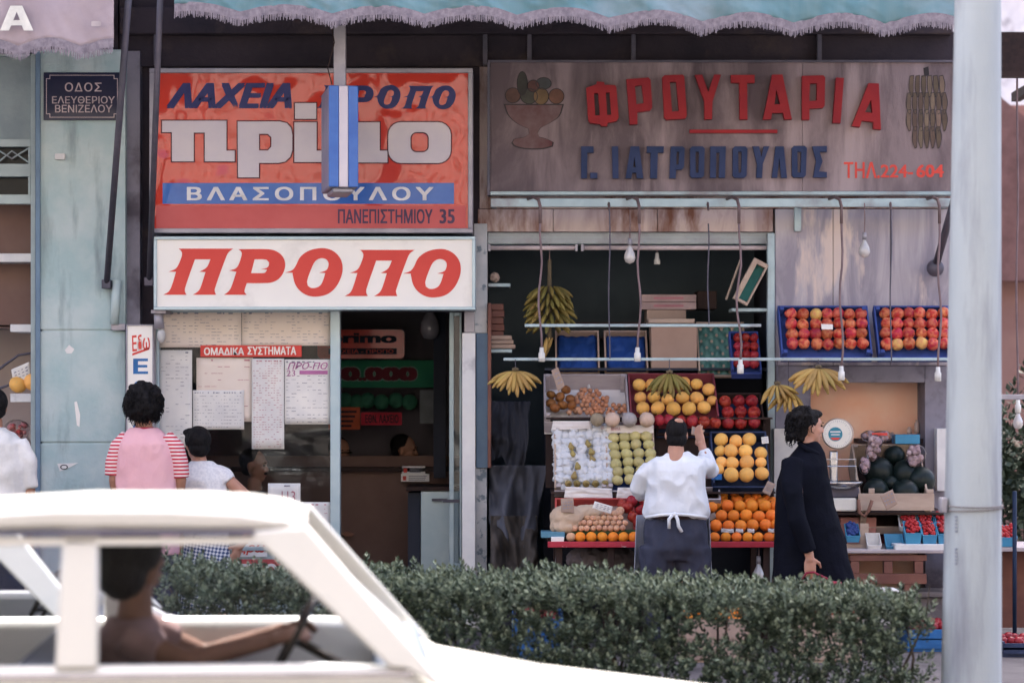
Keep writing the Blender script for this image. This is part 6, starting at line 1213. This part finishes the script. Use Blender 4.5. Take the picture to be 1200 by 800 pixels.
    b('windscreen', MB().add([(-.02,.1,.965),(-.02,w_-.1,.965),(-.45,w_-ti-.03,1.38),(-.45,ti+.03,1.38)], [(0,1,2,3)]), WG)
    b('rear_window', MB().add([(-2.3,.1,.965),(-2.3,w_-.1,.965),(-1.93,w_-ti-.03,1.32),(-1.93,ti+.03,1.32)], [(0,1,2,3)]), CG)
    b('bumper', MB().box(1.243, 1.31, .05, w_-.05, .40, .50), CHROME, None, .02); b('bumper', MB().box(-3.22, -3.145, .05, w_-.05, .42, .52), CHROME, None, .02)
    b('front_seat', MB().box(-1.15, -.65, .14, w_-.14, .32, .55).box(-1.25, -1.08, .14, w_-.14, .40, .96), SEAT, None, .04); b('rear_seat', MB().box(-2.1, -1.6, .14, w_-.14, .32, .56).box(-2.25, -2.05, .14, w_-.14, .40, .95), SEAT, None, .04)
    mb = MB(); cw = Vector((-.40, w_-.42, .93)); Rw = Matrix.Rotation(math.radians(-62), 3, 'Y'); mb.tube([cw+Rw @ Vector((.19*math.cos(k*6.2832/28), .19*math.sin(k*6.2832/28), 0)) for k in range(29)], .012, 8); mb.tube([cw+Rw @ Vector((0,-.18,0)), cw+Rw @ Vector((0,0,-.02)), cw+Rw @ Vector((0,.18,0))], .012, 8); mb.tube([cw, (-.05, w_-.42, .74)], .018, 8); b('steering_wheel', mb, EYED, None, 0, True)
    return t, M
car1, M1 = car('white saloon car close to the camera passing with a dark haired driver', XX(527,-9.0)-.09, -9.0, 1.0, 4.5)
car2, M2 = car('white saloon car in the far lane seen through the windows of the nearer one', XX(97,-7.05), -7.05, .93)
# driver
t = thing('person', 'dark haired driver with bare forearm at the wheel of the white car', 'person', M1 @ Vector((-.95, 1.14, .5)))
def D(px, py, Y): return Wp(px, py, Y)
Yd = -7.86; X0 = XX(165,Yd)
Mh = Hm(Wp(160,652,Yd), math.radians(40), 0, 1.0); mb = MB(); head(mb, Mh); mb.tube([Wp(160,685,Yd), Wp(158,725,Yd)], [.055,.065], 12)
zc = M1.translation.z
mb.loft([(X0-.03,Yd,.45,.13,.15),(X0-.04,Yd,.62,.12,.15),(X0-.04,Yd,.78,.11,.17),(X0-.03,Yd,.86,.06,.08)])
for s in (-1, 1): mb.tube([(X0-.02,Yd+s*.17,.80), (X0+.20,Yd+s*.22,.70+.03*(s<0)), (X0+.46,Yd+s*.14,.79)], [.05,.042,.03], 12); hand_(mb, (X0+.46,Yd+s*.14,.79), (1,0,.3), (0,-s,.6), (.3,0,-1), .7)
for s in (-1, 1): mb.tube([(X0,Yd+s*.1,.46), (X0+.42,Yd+s*.12,.50), (X0+.62,Yd+s*.12,.25)], [.085,.065,.05], 12)
blob('body', mb, mat('shade_tan_skin', (.15,.075,.05), .6, (.13,.065,.045), 8), t, .008, 4); face_parts(Mh, t); R3 = Mh.to_3x3().normalized()  # tan skin and pink shirt darkened to carry the cabin's shade
blob('hair', MB().ell(Mh @ Vector((-.025,0,.03)), (.118,.105,.112), R3).ell(Mh @ Vector((-.06,0,-.06)), (.085,.095,.09), R3), HAIR, t, .009, 2, .006, (25,25,10))
blob('shirt', MB().loft([(X0-.03,Yd,.44,.15,.17),(X0-.04,Yd,.62,.14,.18),(X0-.04,Yd,.78,.13,.20),(X0-.03,Yd,.86,.08,.10)]).tube([(X0-.02,Yd-.17,.80), (X0+.10,Yd-.2,.75)], [.07,.06]).tube([(X0-.02,Yd+.17,.80), (X0+.10,Yd+.2,.75)], [.07,.06]), mat('pink_shirt', (.2,.125,.12), .9), t, .011, 3, .01, (8,8,6))
blob('trousers', MB().tube([(X0,Yd-.1,.47),(X0+.42,Yd-.12,.51),(X0+.62,Yd-.12,.27)], [.095,.075,.06]).tube([(X0,Yd+.1,.47),(X0+.42,Yd+.12,.51),(X0+.62,Yd+.12,.27)], [.095,.075,.06]).ell((X0-.02,Yd,.47), (.13,.18,.1)), TR, t, .013, 2)
# ---------------------------------------------------------------- lamp post
t = thing('lamp_post', 'tall pale grey concrete post with a wire band at the right of the picture', 'post', (XX(1147,-4.7), -4.55, -.002)); Yp = -4.75
PST = mat('pale_post_paint', (.40,.44,.465), .6, (.35,.39,.42), 2.5, bump=.25, bscale=60, stretch=(1,1,.4), grime=(.23,.245,.28), gscale=2.4, gthr=(.52,.7), gstretch=(2.4,2.4,.3))
zb, ztp = -.002, 8.0; c0 = XX(1146,Yp); sl_ = (XX(1153.5,Yp)-c0)/(ZZ(0,Yp)-ZZ(800,Yp)); r0 = 36.5*S(Yp); dr = (26.8-34.8)*S(Yp)/(ZZ(0,Yp)-ZZ(800,Yp))
zz0 = ZZ(800,Yp)
mb = MB(); n = 12
def pr(z): return (c0+sl_*(z-zz0), (34.8*S(Yp)+dr*(z-zz0)))
rings = [pr(z)+(z,) for z in (zb, .5, 1.5, 2.5, 3.5, 5, ztp)]; vs = []
for x, r, z in rings:
    for k in range(n): a = 6.2832*(k+.5)/n; vs.append((x+r*math.cos(a)*1.02, Yp+.16+r*math.sin(a)*1.02, z))
mb.add(vs, [(i*n+k, i*n+(k+1) % n, (i+1)*n+(k+1) % n, (i+1)*n+k) for i in range(len(rings)-1) for k in range(n)]+[tuple(range((len(rings)-1)*n, len(rings)*n)), tuple(range(n))]); mb.build('pole', PST, t, bevel=.012)
for q, zq in enumerate((593, 597.5)):
    z = ZZ(zq,Yp); x, r = pr(z); m = MB().tube([(x+(r+.006)*1.02*math.cos(a), Yp+.16+(r+.006)*1.02*math.sin(a), z+.008*math.sin(a+q)) for a in [k*6.2832/32 for k in range(33)]], .0035, 6); m.build('wire_band', mat('rusty_wire', (.22,.19,.19), .6), t)
x, r = pr(ZZ(590,Yp)); MB().box(x-r-.035, x-r+.0, Yp+.10, Yp+.16, ZZ(602,Yp), ZZ(584,Yp)).build('clamp', PAL['alugrey'], t, bevel=.006)
stn = mat('stencil_paint', (.30,.33,.40), .8)
for y in (604, 642):
    m = MB()
    for q in range(5): m.pbox(1119.5, y+q*4.2, 1122, y+q*4.2+2.6, Yp+.055, .012)
    m.build('stencil_marks', stn, t)
# ---------------------------------------------------------------- plants
import numpy as np
def leafmat(name, c1, c2, rough=.55):
    m = mat(name, c1, rough); N = m.node_tree.nodes; L = m.node_tree.links; p = N['Principled BSDF']; g = N.new('ShaderNodeNewGeometry'); mx = N.new('ShaderNodeMix'); mx.data_type = 'RGBA'; mx.inputs[6].default_value = (*c1,1); mx.inputs[7].default_value = (*c2,1)
    L.new(g.outputs['Random Per Island'], mx.inputs[0]); L.new(mx.outputs[2], p.inputs['Base Color']); p.inputs['Specular IOR Level'].default_value = .35; return m
LF = leafmat('hedge_leaf', (.018,.034,.024), (.085,.115,.075)); LT = leafmat('young_hedge_leaf', (.11,.15,.10), (.24,.28,.20)); STK = mat('hedge_twig', (.10,.08,.065), .8)
def sprigs(centers, dirs, L, nl, lw, ll, seed, tipfrac=.25):
    rs = np.random.RandomState(seed); V = []; F = []; Mi = []
    for c, d in zip(centers, dirs):
        d = Vector(d).normalized(); a = d.orthogonal().normalized(); b = d.cross(a); ln = L*rs.uniform(.7,1.25)
        for i in range(nl):
            t = (i+.5)/nl; ph = i*2.4+rs.uniform(-.4,.4); out = a*math.cos(ph)+b*math.sin(ph); el_ = .35+.75*t+rs.uniform(-.2,.2)
            ld = (out*math.cos(el_)+d*math.sin(el_)).normalized(); s = ld.cross(d); s = s.normalized() if s.length > 1e-3 else a
            p = Vector(c)+d*ln*t; l_ = ll*rs.uniform(.7,1.15)*(1-.35*abs(t-.4)); w2 = lw*rs.uniform(.8,1.15); nrm = s.cross(ld)
            n = len(V); V += [p, p+ld*l_*.5+s*w2-nrm*l_*.06, p+ld*l_, p+ld*l_*.5-s*w2-nrm*l_*.06]; F += [(n,n+1,n+2,n+3)]; Mi.append(1 if t > 1-tipfrac and rs.rand() < .85 else 0)
    return V, F, Mi
def hedge(label, x0, x1, y0, y1, ztop, n, seed):
    t = thing('hedge', label, 'hedge', ((x0+x1)/2, (y0+y1)/2, 0)); rs = np.random.RandomState(seed); cs = []; ds = []
    def hz(x, y): return ztop-.035*(x+.2)+.06*noise.noise(Vector((x*1.3, y*1.5, seed)))+.03*noise.noise(Vector((x*4, y*4, seed+3)))
    while len(cs) < n:
        x = rs.uniform(x0, x1); y = rs.uniform(y0, y1); h = hz(x, y); q = rs.rand()
        if q < .45: z = h-abs(rs.normal(0,.05)); d = (rs.normal(0,.35), rs.normal(0,.35), 1)
        elif q < .85: y = y0+abs(rs.normal(0,.07))+.05*noise.noise(Vector((x*3, 1, seed))); z = rs.uniform(.08, h); d = (rs.normal(0,.5), -.7+rs.normal(0,.3), .9)
        else: z = rs.uniform(.1, h*.9); d = (rs.normal(0,.6), rs.normal(0,.6), .8)
        dens = noise.noise(Vector((x*2.2, y*2, z*3.2+seed)))
        if dens < -.28 and z < h-.12: continue
        if x > x1-.2: z *= .93
        cs.append((x, y, z)); ds.append(d)
    for i in range(int((x1-x0)*9)):
        x = rs.uniform(x0, x1); y = rs.uniform(y0, y1); cs.append((x, y, hz(x, y)+rs.uniform(.0,.05))); ds.append((rs.normal(0,.15), rs.normal(0,.15), 1))
    V, F, Mi = sprigs(cs, ds, .085, 13, .0085, .038, seed); me = bpy.data.meshes.new('foliage'); o = finish('foliage', V, F, [LF, LT], t, mi=Mi, recalc=False)
    mb = MB()
    for i in range(int((x1-x0)*16)):
        x = rs.uniform(x0+.03, x1-.03); y = rs.uniform(y0+.08, y1-.05); p = [(x, y, -.01)]
        for k in range(4): p.append((p[-1][0]+rs.normal(0,.045), p[-1][1]+rs.normal(0,.04), p[-1][2]+.17))
        mb.tube(p, [.011,.009,.007,.005,.003], 5)
    mb.build('twigs', STK, t)
hedge('long dusty green hedge between the street and the fruit shop', XX(196,-4.4), XX(1080,-4.4), -4.62, -3.75, .655, 5600, 3)
# low planter soil under the hedge
struct(MB().box(XX(180,-4.4), XX(1095,-4.4), -4.75, -3.6, -.02, .03).build('planting_bed', mat('soil', (.09,.07,.06), .95, (.06,.05,.045), 9, bump=.6)))
def tree(label, x, y, h, r, n, seed, cz):
    t = thing('street_tree', label, 'tree', (x, y, 0)); rs = np.random.RandomState(seed); mb = MB(); mb.tube([(x,y,-.01),(x+.03,y,h*.35),(x-.02,y,h*.6)], [.09,.07,.05], 10)
    for k in range(7): a = k*.9; mb.tube([(x,y,h*(.4+.03*k)),(x+.5*r*math.cos(a),y+.5*r*math.sin(a),cz+.1*math.sin(k)),(x+.9*r*math.cos(a),y+.9*r*math.sin(a),cz+.3*math.sin(k*2))], [.04,.025,.01], 6)
    mb.build('trunk', STK, t, smooth=True); cs = []; ds = []
    for i in range(n):
        v = Vector(rs.normal(0,1,3)); v.normalize(); q = rs.rand()**.4; p = Vector((x,y,cz))+Vector((v.x*r*q, v.y*r*q, v.z*r*.8*q))
        if noise.noise(p*1.6) < -.15: continue
        cs.append(p); ds.append(v+Vector((0,0,.3)))
    V, F, Mi = sprigs(cs, ds, .16, 9, .02, .09, seed, .1); finish('crown', V, F, [LF, LF], t, mi=Mi, recalc=False)
tree('dark green bushy tree behind the lamp post at the right edge', 4.2, 2.6, 2.2, .85, 1500, 8, 1.15)
# right of the post
cord(1192, 478, 'cord with white bulb hanging at the right edge beyond the post', Y=.55, bulb=True, hook=False, sway=1, ytop=88)
tag(MB().pbox(1120, 462, 1260, 468, -.55, .03).build('hanging_rail', PAL['alugrey'], bevel=.003), 'grey rail behind the lamp post at the right edge', 'rail')
basket('blue punnet of strawberries at the right of the lamp post', 1172, 1192, 622, 640, -.80, BB, None, SB, 'strawberries in the punnet at the right of the post')
t = thing('side_stand', 'dark wooden stand right of the lamp post with a blue pole', 'stand', (XX(1195,-.8), -.6, 0)); MB().box(XX(1126,-.8), XX(1250,-.8), -.85, -.2, ZZ(645,-.8), ZZ(641,-.8)).build('top', GREYW, t); MB().pbox(1128, 646, 1240, 735, -.5, .04).build('board', PAL['redwood'], t)
[MB().pbox(a, 645.5, a+5, 740, -.82, .04).build('leg', PAL['redwood'], t) for a in (1126, 1244)]; MB().cyl((XX(1189,-.95), -.95, 0), (XX(1189,-.95), -.95, ZZ(575,-.95)), .014).build('pole', mat('blue_pole', (.012,.025,.06), .6), t, smooth=True)
ground_crate('blue crate on the pavement right of the lamp post', 1176, 1240, 752, -1.6, NAVYP, 'grape_heap', 'heap of dark grapes in the crate right of the post', 'grapes', CH_)
